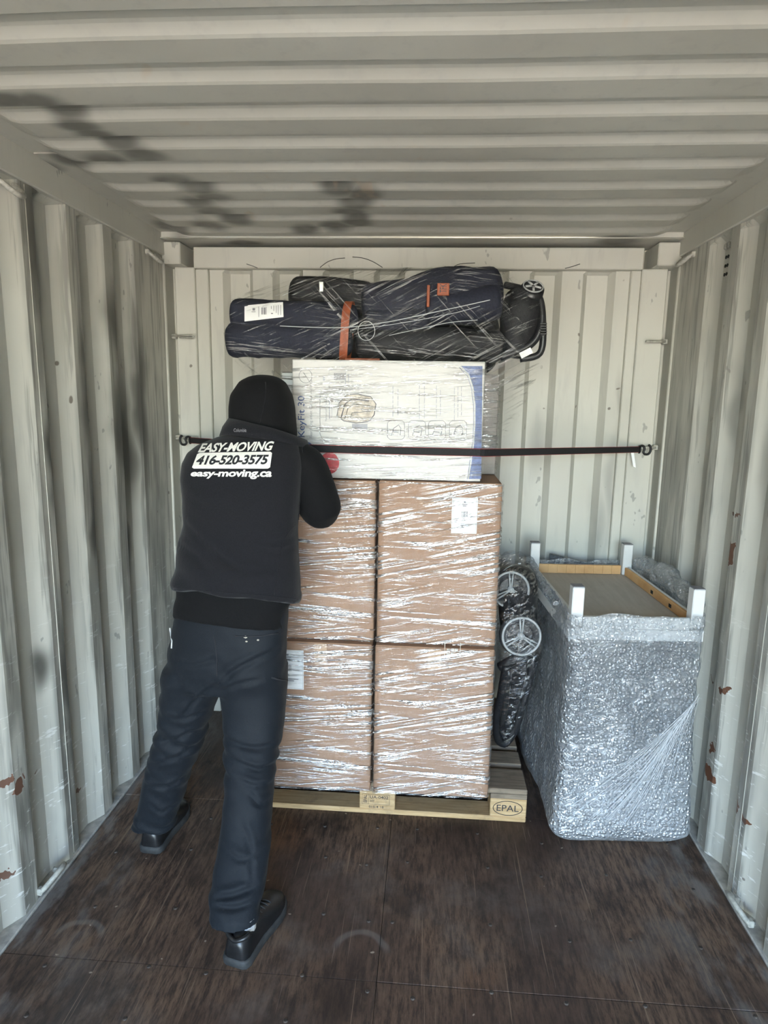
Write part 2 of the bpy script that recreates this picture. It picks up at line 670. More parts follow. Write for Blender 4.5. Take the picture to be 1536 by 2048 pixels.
# roof with pressed transverse ribs
P, y0 = .1955, 1.385
V, F = [], []
ys, prof = [], []
k0 = int((YDOOR - y0) / P)
ys.append((YDOOR, 0))
for kk in range(k0, 9):
    y = y0 + kk * P
    ys += [(y, 0), (y + .010, .16), (y + .034, .84), (y + .044, 1.0), (y + .135, 1.0), (y + .141, .85), (y + .157, .15), (y + .163, 0)]
ys.append((3.06, 0))
xs = [-1.17, -1.085, -1.07, -1.05, -1.03, -1.01, -.6, -.2, .2, .6, 1.01, 1.03, 1.05, 1.07, 1.085, 1.17]
for (y, h) in ys:
    for xx in xs:
        e = max(0.0, min(1.0, (1.085 - abs(xx)) / .07))
        e = math.sin(e * math.pi / 2)
        sag = -.006 * noise.noise(Vector((xx * 1.2, y * .8, 3)))
        V.append((xx, y, ZR - .018 * h * e + sag))
n = len(xs)
for i in range(len(ys) - 1):
    for j in range(n - 1):
        a = i * n + j
        F.append((a, a + n, a + n + 1, a + 1))
struct(mesh_obj('ceiling', V, F, 'paint_roof', None, False), 'pale ribbed steel roof with dark spray marks', 'ceiling')
# outer skin so no light leaks round the edges
tn = 1


def trim(lo, hi, label, mat='paint_trim', bevel=.004):
    global tn
    o = box2('trim_%d' % tn, lo, hi, mat, None, bevel)
    tn += 1
    return struct(o, label, 'trim')


trim((-1.26, YDOOR, 2.305), (-1.160, 3.20, 2.41), 'steel top rail along the left wall')
trim((1.160, YDOOR, 2.305), (1.26, 3.20, 2.41), 'steel top rail along the right wall')
trim((-1.27, YDOOR, -.15), (-1.157, 3.10, .006), 'dusty steel floor rail along the left wall', 'grey_dust', .003)
trim((1.157, YDOOR, -.15), (1.27, 3.10, .006), 'dusty steel floor rail along the right wall', 'grey_dust', .003)
trim((-1.047, 3.155, 2.262), (1.030, 3.30, 2.357), 'steel header beam across the end wall')
hdr = bpy.data.objects['trim_%d' % (tn - 1)]
for pts in ([(640, 535), (655, 524), (672, 518), (690, 516)], [(705, 514), (725, 516), (745, 523), (765, 535)], [(905, 535), (920, 528), (950, 526)],
            [(1130, 537), (1145, 533), (1160, 528)], [(493, 528), (505, 532), (515, 536)]):
    o = tube('scrape_mark', catmull([px(u, v, 3.1545) for u, v in pts], 4), .0016, 'dark_hole', hdr, 5)
trim((-1.16, 3.055, 2.372), (1.16, 3.32, 2.415), 'flat header plate between roof ribs and end wall', 'paint_roof')
trim((-1.22, 3.09, 2.268), (-1.085, 3.30, 2.366), 'steel corner block at the upper left of the end wall')
trim((1.070, 3.09, 2.268), (1.22, 3.30, 2.366), 'steel corner block at the upper right of the end wall')
for sg, nm in ((-1, 'left'), (1, 'right')):
    xa = 1.047 if sg < 0 else 1.030
    a, b = sorted((sg * xa, sg * 1.145))
    trim((a, 3.165, 0), (b, 3.32, 2.268), 'flat corner post face at the %s of the end wall' % nm)
    a, b = sorted((sg * .985, sg * xa))
    trim((a, 3.175, 0), (b, 3.32, 2.262), 'welded strip beside the %s corner post' % nm)
    a, b = sorted((sg * 1.145, sg * 1.24))
    trim((a, 3.215, 0), (b, 3.33, 2.30), 'recessed groove of the %s corner post' % nm)
    tb = tube('trim_%d' % tn, [(sg * 1.168, 3.093, 0), (sg * 1.168, 3.093, 2.29)], .008, 'paint_trim', None, 8)
    tn += 1
    struct(tb, 'weld bead where the %s wall ends at the corner post' % nm, 'trim')
    a, b = sorted((sg * 1.171, sg * 1.30))
    trim((a, 3.08, 0), (b, 3.35, 2.30), 'end plate behind the %s wall sheet' % nm)
trim((-1.3, 3.29, -.15), (1.3, 3.36, 2.42), 'outer sheet behind the end wall')
trim((-1.3, YDOOR, 2.412), (1.3, 3.36, 2.44), 'outer edge above the roof sheet')
tube_w = tube('trim_%d' % tn, [(-1.16, 3.052, 2.374), (1.16, 3.052, 2.374)], .0035, 'paint_trim', None, 8)
tn += 1
struct(tube_w, 'weld line along the front of the header plate', 'trim')
pw = pxz(768, 300, ZR)
tube_w = tube('trim_%d' % tn, [(-1.15, pw.y, ZR), (1.15, pw.y, ZR)], .004, 'paint_roof', None, 6)
tn += 1
struct(tube_w, 'thin weld line across the roof between two ribs', 'trim')
for (u, sg, nm) in ((96, -1, 'left'), (1500, 1, 'right')):
    yy = 2.017 + .030 + (0 if sg < 0 else 0)
    tube_w = tube('trim_%d' % tn, [(sg * (HW), yy, .01), (sg * HW, yy, 2.30)], .0020, 'paint_trim', None, 6)
    tn += 1
    struct(tube_w, 'thin vertical weld line on the %s wall' % nm, 'trim')

# ------------------------------------------------------------------ object materials


def film_mat(name, tilt=0.12, scale=60.0, base=0.05, amt=0.5, stretch=0.05, rough=0.16, milky=0.05, cross=0.0, thr=0.0):
    """clear stretch film: mostly see-through, tension creases catch the light"""
    t = NT(name)
    v1 = t.mapping(rot=(0, tilt, 0), scale=(1, 1, 1))
    v1 = t.mapping(v1, scale=(stretch, stretch, 1))
    n1 = t.noise(v1, scale=scale, detail=3, rough=.6, dist=.25)
    v2 = t.mapping(rot=(0, -tilt * .6 + cross, 0))
    v2 = t.mapping(v2, scale=(stretch * 1.4, stretch * 1.4, 1), loc=(3, 1, 7))
    n2 = t.noise(v2, scale=scale * .55, detail=4, rough=.65, dist=.3)
    h = t.math('ADD', n1, n2)
    patch = t.ramp(t.noise(t.mapping(scale=(.6, .6, 1.3), loc=(5, 0, 2)), scale=5.5, detail=3), .42, .60)
    crease = t.math('MULTIPLY', t.ramp(n1, .47 + thr, .60 + thr), patch)
    crease2 = t.math('MULTIPLY', t.ramp(n2, .52 + thr, .62 + thr), t.math('SUBTRACT', .98, patch))
    cr = t.math('MAXIMUM', crease, crease2, True)
    fac = t.math('ADD', t.math('MULTIPLY', cr, amt), base, True)
    nrm = t.bump(h, 1.0, .012)
    gl = t.new('BsdfGlossy')
    gl.inputs['Color'].default_value = (1, 1, 1, 1)
    gl.inputs['Roughness'].default_value = rough
    t.link(nrm, gl.inputs['Normal'])
    df = t.new('BsdfDiffuse')
    df.inputs['Color'].default_value = (.85, .87, .88, 1)
    t.link(nrm, df.inputs['Normal'])
    tr = t.new('BsdfTransparent')
    m0 = t.new('MixShader')
    m0.inputs[0].default_value = milky / max(.01, amt)
    t.link(gl.outputs[0], m0.inputs[1])
    t.link(df.outputs[0], m0.inputs[2])
    mx = t.new('MixShader')
    t.link(fac, mx.inputs[0])
    t.link(tr.outputs[0], mx.inputs[1])
    t.link(m0.outputs[0], mx.inputs[2])
    t.link(mx.outputs[0], t.out.inputs['Surface'])
    M[name] = t.m
    return t.m


film_mat('film_box', .10, 115, .05, .85, .022, .16, .08)
film_mat('film_box_steep', .22, 105, .05, .85, .022, .16, .08, .1)
film_mat('film_white_box', .07, 130, .05, .52, .022, .16, .05)
film_mat('film_dark', -.10, 170, .012, .52, .05, .12, .012, .35, .050)
film_mat('film_crinkle', .6, 110, .03, .50, .35, .12, .02, .8)
film_mat('film_loose', .5, 140, .015, .55, .025, .13, .02, -.5, .06)


def cardboard(name, c1, c2, flute=True):
    t = NT(name)
    v = t.mapping(scale=(1, 1, .12))
    fl = t.noise(v, scale=90, detail=2)
    sp = t.noise(scale=4, detail=5)
    col = t.mix(t.ramp(sp, .35, .65), c1, c2)
    col = t.mix(t.ramp(fl, .35, .7, 0, .18), col, [x * .72 for x in c1])
    w = t.new('TexWave', wave_type='BANDS', bands_direction='X')
    w.inputs['Scale'].default_value = 60
    t.link(t.coord(), w.inputs['Vector'])
    M[name] = t.set(col, .75, 0, t.bump(w.outputs['Fac'], .06, .002), .3)


cardboard('brown_card', (.32, .188, .118), (.35, .212, .136))
cardboard('grey_card', (.30, .27, .25), (.34, .31, .29))
plain('white_card', (.58, .56, .53), .45, var=.03, scale=6)
plain('paper', (.80, .80, .79), .6, var=.02)
plain('ink', (.03, .03, .035), .6)
plain('print_grey', (.20, .20, .22), .6)
plain('print_pale', (.36, .36, .39), .6)
plain('print_navy', (.025, .065, .20), .5)
plain('print_blue', (.10, .14, .30), .5, var=.25, scale=80)
plain('print_red', (.52, .04, .05), .5, var=.2, scale=60)
plain('print_beige', (.52, .46, .38), .6, var=.3, scale=50)
plain('clear_tape', (.50, .33, .21), .25, var=.05)
plain('navy_cloth', (.011, .013, .026), .8, var=.25, scale=120, bump=.3)
plain('black_cloth', (.010, .010, .012), .75, var=.25, scale=120, bump=.3)
plain('grey_felt', (.075, .08, .088), .95, var=.5, scale=160, bump=.8)
plain('black_plastic', (.016, .016, .018), .35, var=.2)
plain('tyre_rubber', (.030, .030, .032), .7, var=.2)
plain('dark_metal', (.05, .05, .052), .35, .6)
plain('rim_grey', (.36, .37, .37), .35, var=.1)
plain('chrome', (.6, .6, .6), .25, 1.0)
plain('orange_leather', (.27, .062, .018), .55, var=.2, scale=60)
plain('strap_black', (.010, .010, .011), .8, var=.3, scale=200)
plain('strap_red', (.25, .012, .012), .8)
plain('hook_steel', (.02, .02, .021), .4, .7)
plain('white_lacquer', (.66, .66, .65), .4, var=.02)
plain('ring_steel', (.36, .35, .31), .5, var=.25, scale=60)


def wood(name, c1, c2, sx=(1, 14, 14), sc=7, dirt=.3):
    t = NT(name)
    g = t.noise(t.mapping(scale=sx), scale=sc, detail=6, rough=.6, dist=.4)
    col = t.mix(t.ramp(g, .32, .68), c1, c2)
    d = t.ramp(t.noise(scale=9, detail=6, rough=.7), .50, .70)
    col = t.mix(t.math('MULTIPLY', d, dirt), col, (.13, .10, .07))
    M[name] = t.set(col, .7, 0, t.bump(g, .25, .003), .3)


wood('pallet_wood', (.46, .30, .145), (.60, .42, .23), dirt=.35)
wood('pallet_weathered', (.185, .14, .10), (.29, .225, .16), dirt=.5)
wood('pine', (.60, .32, .13), (.74, .46, .22), (1, 1, 1), 5, .05)
wood('ply_underside', (.44, .41, .36), (.50, .47, .42), (10, 1, 6), 4, .08)


# ------------------------------------------------------------------ pallet
PX0, PX1, PY0, PY1 = -.68, .52, 2.39, 3.19
pal = empty('pallet', ((PX0 + PX1) / 2, (PY0 + PY1) / 2, 0))
tag(pal, 'wooden four-way pallet under the wrapped cartons, stamped on its blocks', 'pallet')
by = [PY0 + .05, (PY0 + PY1) / 2, PY1 - .05]
bw = [.10, .145, .10]
for y, w in zip(by, bw):                     # bottom boards
    box('bottom_board', ((PX0 + PX1) / 2, y, .011), (1.2, w, .022), 'pallet_wood' if y == by[0] else 'pallet_weathered', pal, None, .003)
bx = [PX0 + .0725, (PX0 + PX1) / 2, PX1 - .0725]
for y, w in zip(by, bw):
    for x in bx:
        box('block', (x, y, .022 + .039), (.145, w, .078), 'pallet_wood', pal, None, .003)
for x in bx:
    box('stringer_board', (x, (PY0 + PY1) / 2, .1105), (.145, .8, .021), 'pallet_weathered', pal, None, .002)
dy = [(PY0 + .0725, .145), (PY0 + .2375, .10), (PY0 + .40, .145), (PY1 - .2375, .10), (PY1 - .0725, .145)]
for y, w in dy:
    box('deck_board', ((PX0 + PX1) / 2, y, .1325), (1.2, w, .022), 'pallet_weathered' if y < 2.5 else 'pallet_weathered', pal, None, .003)
# fresh-cut face strip of the front boards and the burnt-in stamps
yf = PY0 - .0008
ep = []
cx_, cz_ = bx[2] - .002, .060
for k in range(40):
    a = 2 * math.pi * k / 40
    ep.append((cx_ + .058 * math.cos(a), yf, cz_ + .031 * math.sin(a)))
tube('stamp', ep, .0014, 'ink', pal, 4, True)
flat_text('stamp', 'EPAL', (cx_ - .044, yf, cz_ - .013), (.088, 0, 0), (0, 0, .027), 'ink', pal, .004)
mx = bx[1]
flat_text('stamp', 'UA-0402', (mx - .030, yf, .069), (.075, 0, 0), (0, 0, .013), 'ink', pal, .006)
flat_text('stamp', 'HT', (mx - .028, yf, .052), (.017, 0, 0), (0, 0, .011), 'ink', pal, .006)
flat_text('stamp', '015-4 18', (mx - .034, yf, .027), (.060, 0, 0), (0, 0, .010), 'ink', pal, .006)
flat_text('stamp', 'EPAL', (mx - .042, yf, .050), (0, 0, .034), (-.014, 0, 0), 'ink', pal, .01)
quads('stamp', [(mx - .062, .043, mx + .050, .0440), (mx - .062, .087, mx + .050, .0880), (mx - .062, .043, mx - .0612, .088),
                (mx + .049, .043, mx + .050, .088), (mx - .035, .043, mx - .0343, .088)], 'ink', pal, yf)


# ------------------------------------------------------------------ cartons
def film_sheet(name, lo, hi, mat, parent, out=.006, nx=18, nz=18, sides=True):
    """film pulled round the front and the two flanks of a box"""
    (x0, y0, z0), (x1, y1, z1) = lo, hi
    path = []
    if sides:
        path += [(x0 - out, y0 + .35 * (y1 - y0)), (x0 - out, y0 + .004)]
    for i in range(nx + 1):
        path.append((x0 + (x1 - x0) * i / nx, y0 - out))
    if sides:
        path += [(x1 + out, y0 + .004), (x1 + out, y0 + .35 * (y1 - y0))]
    V, F = [], []
    for k in range(nz + 1):
        z = z0 + (z1 - z0) * k / nz
        for (x, y) in path:
            d = .003 * noise.noise(Vector((x * 5, z * 14 + x * 3, y0 * 3)))
            V.append((x, y - (abs(d) if y < y0 else 0), z))
    n = len(path)
    for k in range(nz):
        for i in range(n - 1):
            a = k * n + i
            F.append((a, a + 1, a + n + 1, a + n))
    return mesh_obj(name, V, F, mat, parent, True)


def ship_label(parent, u0, v0, u1, v1, y, seed):
    """white despatch sheet in a clear pouch"""
    a, b = px(u0, v1, y), px(u1, v0, y)
    x0, x1, z0, z1 = a.x, b.x, a.z, b.z
    w, h = x1 - x0, z1 - z0
    l = box2('paper_label', (x0, y - .0015, z0), (x1, y, z1), 'paper', parent)
    l['label'] = 'white printed despatch label'
    rnd = random.Random(seed)
    rc = []
    xx = x0 + w * .38
    while xx < x0 + w * .62:                 # barcode
        bw_ = rnd.choice((.0012, .002, .003))
        rc.append((xx, z0 + h * .46, xx + bw_, z0 + h * .62))
        xx += bw_ + rnd.choice((.0012, .002))
    for zz, f0, f1 in ((.80, .36, .60), (.76, .42, .56), (.36, .12, .24), (.36, .36, .54), (.31, .12, .2), (.25, .36, .84), (.21, .36, .7), (.16, .36, .5)):
        rc.append((x0 + w * f0, z0 + h * zz, x0 + w * f1, z0 + h * zz + .003))
    rc.append((x0 + w * .46, z0 + h * .86, x0 + w * .53, z0 + h * .90))
    quads('label_print', rc, 'print_grey', l, y - .0022)
    rc = [(x0 + .003, z0 + .003, x1 - .003, z0 + .0038), (x0 + .003, z1 - .0038, x1 - .003, z1 - .003),
          (x0 + .003, z0 + .003, x0 + .0038, z1 - .003), (x1 - .0038, z0 + .003, x1 - .003, z1 - .003)]
    quads('label_border', rc, 'print_grey', l, y - .0022)
    return l


def carton(label, lo, hi, film, filmname='stretch_film', mat='brown_card'):
    c = empty('carton', ((lo[0] + hi[0]) / 2, (lo[1] + hi[1]) / 2, lo[2]))
    tag(c, label, 'box', 'wrapped brown cartons on the pallet')
    box2('carton_body', lo, hi, mat, c, .004)
    zt = hi[2]
    xm = (lo[0] + hi[0]) / 2
    # closing flaps and tape on top
    ym = (lo[1] + hi[1]) / 2
    box2('top_flap', (lo[0] + .003, lo[1] + .003, zt - .001), (hi[0] - .003, ym - .002, zt + .002), mat, c)
    box2('top_flap', (lo[0] + .003, ym + .002, zt - .001), (hi[0] - .003, hi[1] - .003, zt + .002), mat, c)
    f = film_sheet(filmname, lo, hi, film, c)
    f['label'] = 'clear stretch film with shiny tension creases'
    return c


ZD = .144
LL = carton('lower brown carton directly beside the mover\'s leg, paper label at its left edge', (-.497, 2.320, ZD), (-.104, 3.05, .752), 'film_box')
LR = carton('lower right brown carton at the end of the pallet near the stamped corner block', (-.092, 2.320, ZD), (.356, 3.05, .752), 'film_box_steep')
UL = carton('upper brown carton half hidden behind the mover\'s bent elbow', (-.500, 2.350, .758), (-.102, 3.05, 1.372), 'film_box')
UR = carton('upper right brown carton with a white paper label near its top corner', (-.090, 2.350, .758), (.358, 3.05, 1.374), 'film_box_steep')
ship_label(UR, 902, 996, 956, 1066, 2.3485, 3)
ship_label(LL, 545, 1301, 607, 1376, 2.3185, 5)
# print of pictograms on the lower right carton
p = px(905, 1300, 2.3185)
quads('handling_marks', [(p.x - .022 + a, p.z - .026 + b, p.x - .022 + a + .012, p.z - .026 + b + .012) for a, b in ((0, 0), (.016, .002), (.032, 0), (.001, .018), (.03, .02), (.016, .02))]
      + [(p.x - .03, p.z - .032, p.x - .028, p.z + .03), (p.x + .028, p.z - .032, p.x + .030, p.z + .03)], 'print_beige', LR, 2.3192)
for c, (lo, hi) in ((LL, ((-.497, 2.32), (-.104, .752))), (LR, ((-.092, 2.32), (.356, .752)))):
    xm = (lo[0] + hi[0]) / 2
    box2('tape', (xm - .024, 2.3190, .752 - .085), (xm + .024, 2.3196, .751), 'clear_tape', c)

# ------------------------------------------------------------------ white printed box and the carton behind it
WB = empty('car_seat_box', (-.06, 2.48, 1.376))
tag(WB, 'white printed car seat box with blue edge and red disc, above the brown cartons', 'box')
wy = 2.372
box2('carton_body', (-.412, wy, 1.3795), (.279, 2.595, 1.806), 'white_card', WB, .003)
wp = wy - .0007


def wq(rects, mat, nm='printed_panel'):
    """rects in photo pixels on the front of the white box"""
    rc = []
    for u0, v0, u1, v1 in rects:
        a, b = px(u0, v1, wp), px(u1, v0, wp)
        rc.append((a.x, a.z, b.x, b.z))
    return quads(nm, rc, mat, WB, wp)


def wtext(body, u0, v0, u1, v1, mat, bold=0.0, up=True):
    """lettering that reads upwards (turned a quarter) inside the pixel box"""
    a, b = px(u0, v1, wp - .0004), px(u1, v0, wp - .0004)
    if up:
        return flat_text('lettering', body, (b.x, wp - .0004, a.z), (0, 0, b.z - a.z), (a.x - b.x, 0, 0), mat, WB, bold)
    return flat_text('lettering', body, (a.x, wp - .0004, a.z), (b.x - a.x, 0, 0), (0, 0, b.z - a.z), mat, WB, bold)


def wline(pts, mat, r=.0010, closed=False, nm='printed_outline'):
    return tube(nm, [px(u, v, wp) for u, v in pts], r, mat, WB, 4, closed)


wtext('KeyFit 30', 596, 792, 613, 874, 'print_navy', .008)
wtext('chicco', 596, 884, 624, 950, 'print_navy', .03)
wtext('Rear facing infant Car Seat and Base', 619, 760, 626, 876, 'print_grey')
# handwritten number in a ring
ring = [(611 + 13 * math.cos(a), 752 + 12 * math.sin(a) * 1.15) for a in [k * 2 * math.pi / 20 for k in range(20)]]
wline(ring, 'print_grey', .0008, True, 'handwriting')
wline([(603, 775), (622, 768), (607, 745)], 'print_grey', .0008, False, 'handwriting')
# despatch sheet printed in pale grey
wline([(658, 740), (703, 740), (703, 776), (658, 776)], 'print_pale', .0007, True)
bars = []
xx = 668
for k in range(9):
    bars.append((xx, 746, xx + 1.6, 760))
    xx += 2.6
wq(bars, 'print_grey', 'barcode')
wq([(646, 752, 650, 762), (690, 745, 692, 770), (696, 748, 698, 766)], 'print_pale')
# left panel with rounded corners and seat picture
pan = [(640, 785), (722, 785)]
wline([(640, 786), (640, 868), (646, 880), (660, 884), (760, 884)], 'print_grey', .0009)
wline([(640, 786), (760, 786)], 'print_pale', .0007)
seat = [(674, 832), (678, 806), (692, 790), (716, 788), (742, 794), (752, 808), (748, 830), (738, 843), (712, 846), (688, 842)]
V = [px(u, v, wp) for u, v in seat]
mesh_obj('printed_picture', V, [tuple(range(len(V)))], 'print_beige', WB)
wline(seat, 'print_grey', .0016, True, 'printed_outline')
wline([(682, 836), (690, 808), (704, 798), (738, 802)], 'print_grey', .0018)
wline([(690, 838), (696, 816), (708, 808), (740, 812)], 'ink', .0011)
wline([(700, 838), (704, 826), (742, 822)], 'print_grey', .0012)
wtext('Maximum comfort and safety', 650, 792, 655, 842, 'print_grey')
wq([(658, 794, 660, 838), (663, 800, 664, 836)], 'print_pale')
wq([(704, 848, 735, 858)], 'print_pale')
# four rounded pictogram frames
for k, u in enumerate((775, 817, 857, 899)):
    a, b = u, u + 34
    v0, v1 = 841, 879
    wline([(a + 5, v0), (b - 5, v0), (b, v0 + 5), (b, v1 - 5), (b - 5, v1), (a + 5, v1), (a, v1 - 5), (a, v0 + 5)], 'print_grey', .0008, True)
    wline([(a + 8, v1 - 8), (a + 12, v0 + 16), (a + 22, v0 + 9), (b - 7, v0 + 16), (b - 9, v1 - 8)], 'print_pale', .0013)
    wline([(a + 10, v0 + 22), (b - 12, v1 - 14)], 'print_grey', .0012)
# columns of small print
rc = []
rnd = random.Random(4)
for u in (785, 795, 838, 848, 872, 880, 908, 915, 922):
    v = 770 + rnd.random() * 10
    while v < 832:
        l = rnd.uniform(5, 14)
        rc.append((u, v, u + 1.6, v + l))
        v += l + 2.5
wq(rc, 'print_pale', 'small_print')
# red disc
c = px(659, 926, wp)
V = [(c.x + .036 * math.cos(k * math.pi / 16), wp - .0003, c.z + .040 * math.sin(k * math.pi / 16)) for k in range(32)]
mesh_obj('red_disc', V, [tuple(range(32))], 'print_red', WB)
# blue curved border at the right edge
left = [(921, 732), (938, 750), (946, 775), (950, 810), (950, 850), (947, 890), (942, 925), (937, 958)]
V = []
for u, v in left:
    V.append(px(u, v, wp - .0002))
    V.append(px(965 - (v - 730) * .012, v, wp - .0002))
F = [(2 * k, 2 * k + 1, 2 * k + 3, 2 * k + 2) for k in range(len(left) - 1)]
mesh_obj('blue_border', V, F, 'print_blue', WB)
wline(left, 'paper', .0022)
wline([(u - 3, v + 2) for u, v in left], 'print_blue', .0008)
f = film_sheet('stretch_film', (-.412, wy, 1.3795), (.279, 2.595, 1.806), 'film_white_box', WB)
f['label'] = 'clear stretch film with shiny tension creases'

GB = empty('carton', (-.08, 2.8, 1.376))
tag(GB, 'dull grey-brown carton standing behind the white printed box', 'box')
box2('carton_body', (-.505, 2.615, 1.379), (.356, 3.05, 1.770), 'grey_card', GB, .004)
box2('paper_label', (-.505, 2.6135, 1.66), (-.43, 2.6155, 1.765), 'paper', GB)
f = film_sheet('stretch_film', (-.505, 2.615, 1.379), (.356, 3.05, 1.770), 'film_box', GB, .008)

# ------------------------------------------------------------------ strap across the load
ST = empty('lashing_strap', (-.06, 2.36, 1.45))
tag(ST, 'black lashing strap with red edges pulled across the white printed box', 'strap')
hL, hR = Vector((-1.085, 3.12, 1.452)), Vector((1.075, 3.12, 1.455))
path = [hL, Vector((-.422, 2.362, 1.488)), Vector((-.405, 2.354, 1.489)), Vector((-.2, 2.352, 1.487)), Vector((.1, 2.352, 1.487)), Vector((.272, 2.354, 1.487)),
        Vector((.288, 2.362, 1.486)), hR]
fine = []
for i in range(len(path) - 1):
    for k in range(4):
        fine.append(path[i].lerp(path[i + 1], k / 4))
fine.append(path[-1])


def ribbon(name, pts, w0, w1, th, mat, parent):
    V, F = [], []
    for i, p in enumerate(pts):
        t = (pts[min(i + 1, len(pts) - 1)] - pts[max(i - 1, 0)]).normalized()
        nrm = t.cross(Vector((0, 0, 1))).normalized()
        for dz, s in ((w0, -1), (w1, -1), (w1, 1), (w0, 1)):
            V.append(p + Vector((0, 0, dz)) + nrm * s * th * .5)
    for i in range(len(pts) - 1):
        for j in range(4):
            a, b = i * 4 + j, i * 4 + (j + 1) % 4
            F.append((a, b, b + 4, a + 4))
    F += [(3, 2, 1, 0), tuple(range(4 * (len(pts) - 1), 4 * len(pts)))]
    return mesh_obj(name, V, F, mat, parent)


ribbon('webbing', fine, -.0125, .0125, .003, 'strap_black', ST)
ribbon('red_edge', fine, .0125, .0140, .0034, 'strap_red', ST)
ribbon('red_edge', fine, -.0140, -.0125, .0034, 'strap_red', ST)
for h, s in ((hL, -1), (hR, 1)):
    # S-shaped hook
    pts = [h + Vector((s * dx, 0, dz)) for dx, dz in ((-.012, 0), (.000, .016), (.014, .014), (.018, 0), (.014, -.012), (.022, -.022), (.038, -.020),
                                                     (.046, -.004), (.044, .014), (.034, .022))]
    tube('hook', catmull(pts, 5), .0055, 'hook_steel', ST, 8)
    tube('hook_eye', [h + Vector((s * -.006, .016 * math.cos(a), .016 * math.sin(a))) for a in [k * math.pi / 8 for k in range(16)]], .004, 'hook_steel', ST, 6, True)
tagp = [hR + Vector((-.045, -.004, -.010)), hR + Vector((-.032, -.008, -.012)), hR + Vector((-.018, -.012, -.085)), hR + Vector((-.030, -.010, -.080))]
V = tagp + [q + Vector((0, .0012, 0)) for q in tagp]
o = mesh_obj('paper_tag', V, [(0, 1, 2, 3), (7, 6, 5, 4), (0, 4, 5, 1), (1, 5, 6, 2), (2, 6, 7, 3), (3, 7, 4, 0)], 'paper', ST)
o['label'] = 'small pale paper tag hanging from the strap'


# ------------------------------------------------------------------ lashing points on the container
def d_ring(label, c, wall, big=1.0, droop=0.0):
    """bent steel loop welded to the wall (wall: -1 left, +1 right), feet along y"""
    t = empty('lashing_ring', c)
    tag(t, label, 'lashing ring', 'lashing rings of the container')
    x, y, z = c
    pts = []
    for k in range(13):
        a = math.pi * k / 12
        pts.append((x - wall * math.sin(a) * .034 * big, y - math.cos(a) * .042 * big, z - math.sin(a) * droop))
    pts = [(x + wall * .02, pts[0][1], z)] + pts + [(x + wall * .02, pts[-1][1], z)]
    tube('loop', pts, .0075 * big, 'ring_steel', t, 8)
    for s in (-1, 1):
        box('foot', (x + wall * .006, y + s * .042 * big, z), (.020, .024, .024), 'ring_steel', t, None, .004)
    return t


d_ring('steel lashing ring under the left top rail at the photo\'s left edge', (-1.160, 1.95, 2.275), -1, 1.1, .035)
d_ring('steel lashing ring under the left top rail close to the end wall', (-1.160, 2.96, 2.285), -1, 1.1, .035)
d_ring('steel lashing ring under the right top rail close to the end wall', (1.160, 2.99, 2.285), 1, 1.1, .035)
d_ring('low steel lashing ring at the foot of the left wall', (-1.160, 1.885, .030), -1, 1.2, -.050)
d_ring('low steel lashing ring at the foot of the right wall', (1.160, 1.96, .030), 1, 1.2, -.050)
for sg, nm in ((-1, 'left'), (1, 'right')):
    for z, what in ((1.945, 'above the strap hook'), (1.462, 'holding the strap hook')):
        t = empty('lashing_bar', (sg * 1.10, 3.13, z))
        tag(t, 'steel lashing bar on the %s corner post %s' % (nm, what), 'lashing bar', 'lashing bars on the corner posts')
        if sg > 0:
            tube('bar', [(sg * 1.15, 3.14, z + .002), (sg * 1.06, 3.125, z)], .0065, 'ring_steel', t, 8)
        else:
            tube('bar', [(sg * 1.16, 3.14, z + .002), (sg * 1.055, 3.125, z + .006), (sg * 1.045, 3.122, z), (sg * 1.055, 3.125, z - .006), (sg * 1.12, 3.135, z - .004)], .0045, 'ring_steel', t, 8)
        box('foot', (sg * 1.15, 3.16, z + .002), (.022, .045, .022), 'ring_steel', t, None, .003)

# vent with nine holes on the right wall
vc = pxx(1443, 527, HW)
vt = empty('air_vent', (HW, vc.y, vc.z - .05))
tag(vt, 'small air vent of nine drilled holes high on the right wall', 'vent')
vy = 2.694
bm = bmesh.new()
bmesh.ops.create_cone(bm, cap_ends=True, segments=10, radius1=.0065, radius2=.0065, depth=.004)
for f in bm.faces:
    pass
h0 = bm_obj('vent_hole', bm, 'dark_hole')
first = True
for i in range(3):
    for j in range(3):
        h = h0 if first else h0.copy()
        if not first:
            COL.objects.link(h)
        first = False
        h.parent = vt
        h.rotation_euler = (0, R(90), 0)
        h.location = (.0355, vy + (i - 1) * .018 - vc.y, .05 + (j - 1) * .032)
for i in range(2):
    b = box('vent_bolt', (HW + .030, vy + (i - .5) * .03, vc.z + .07), (.016, .014, .022), 'ring_steel', vt, None, .004)

# ------------------------------------------------------------------ soft goods bundled on top


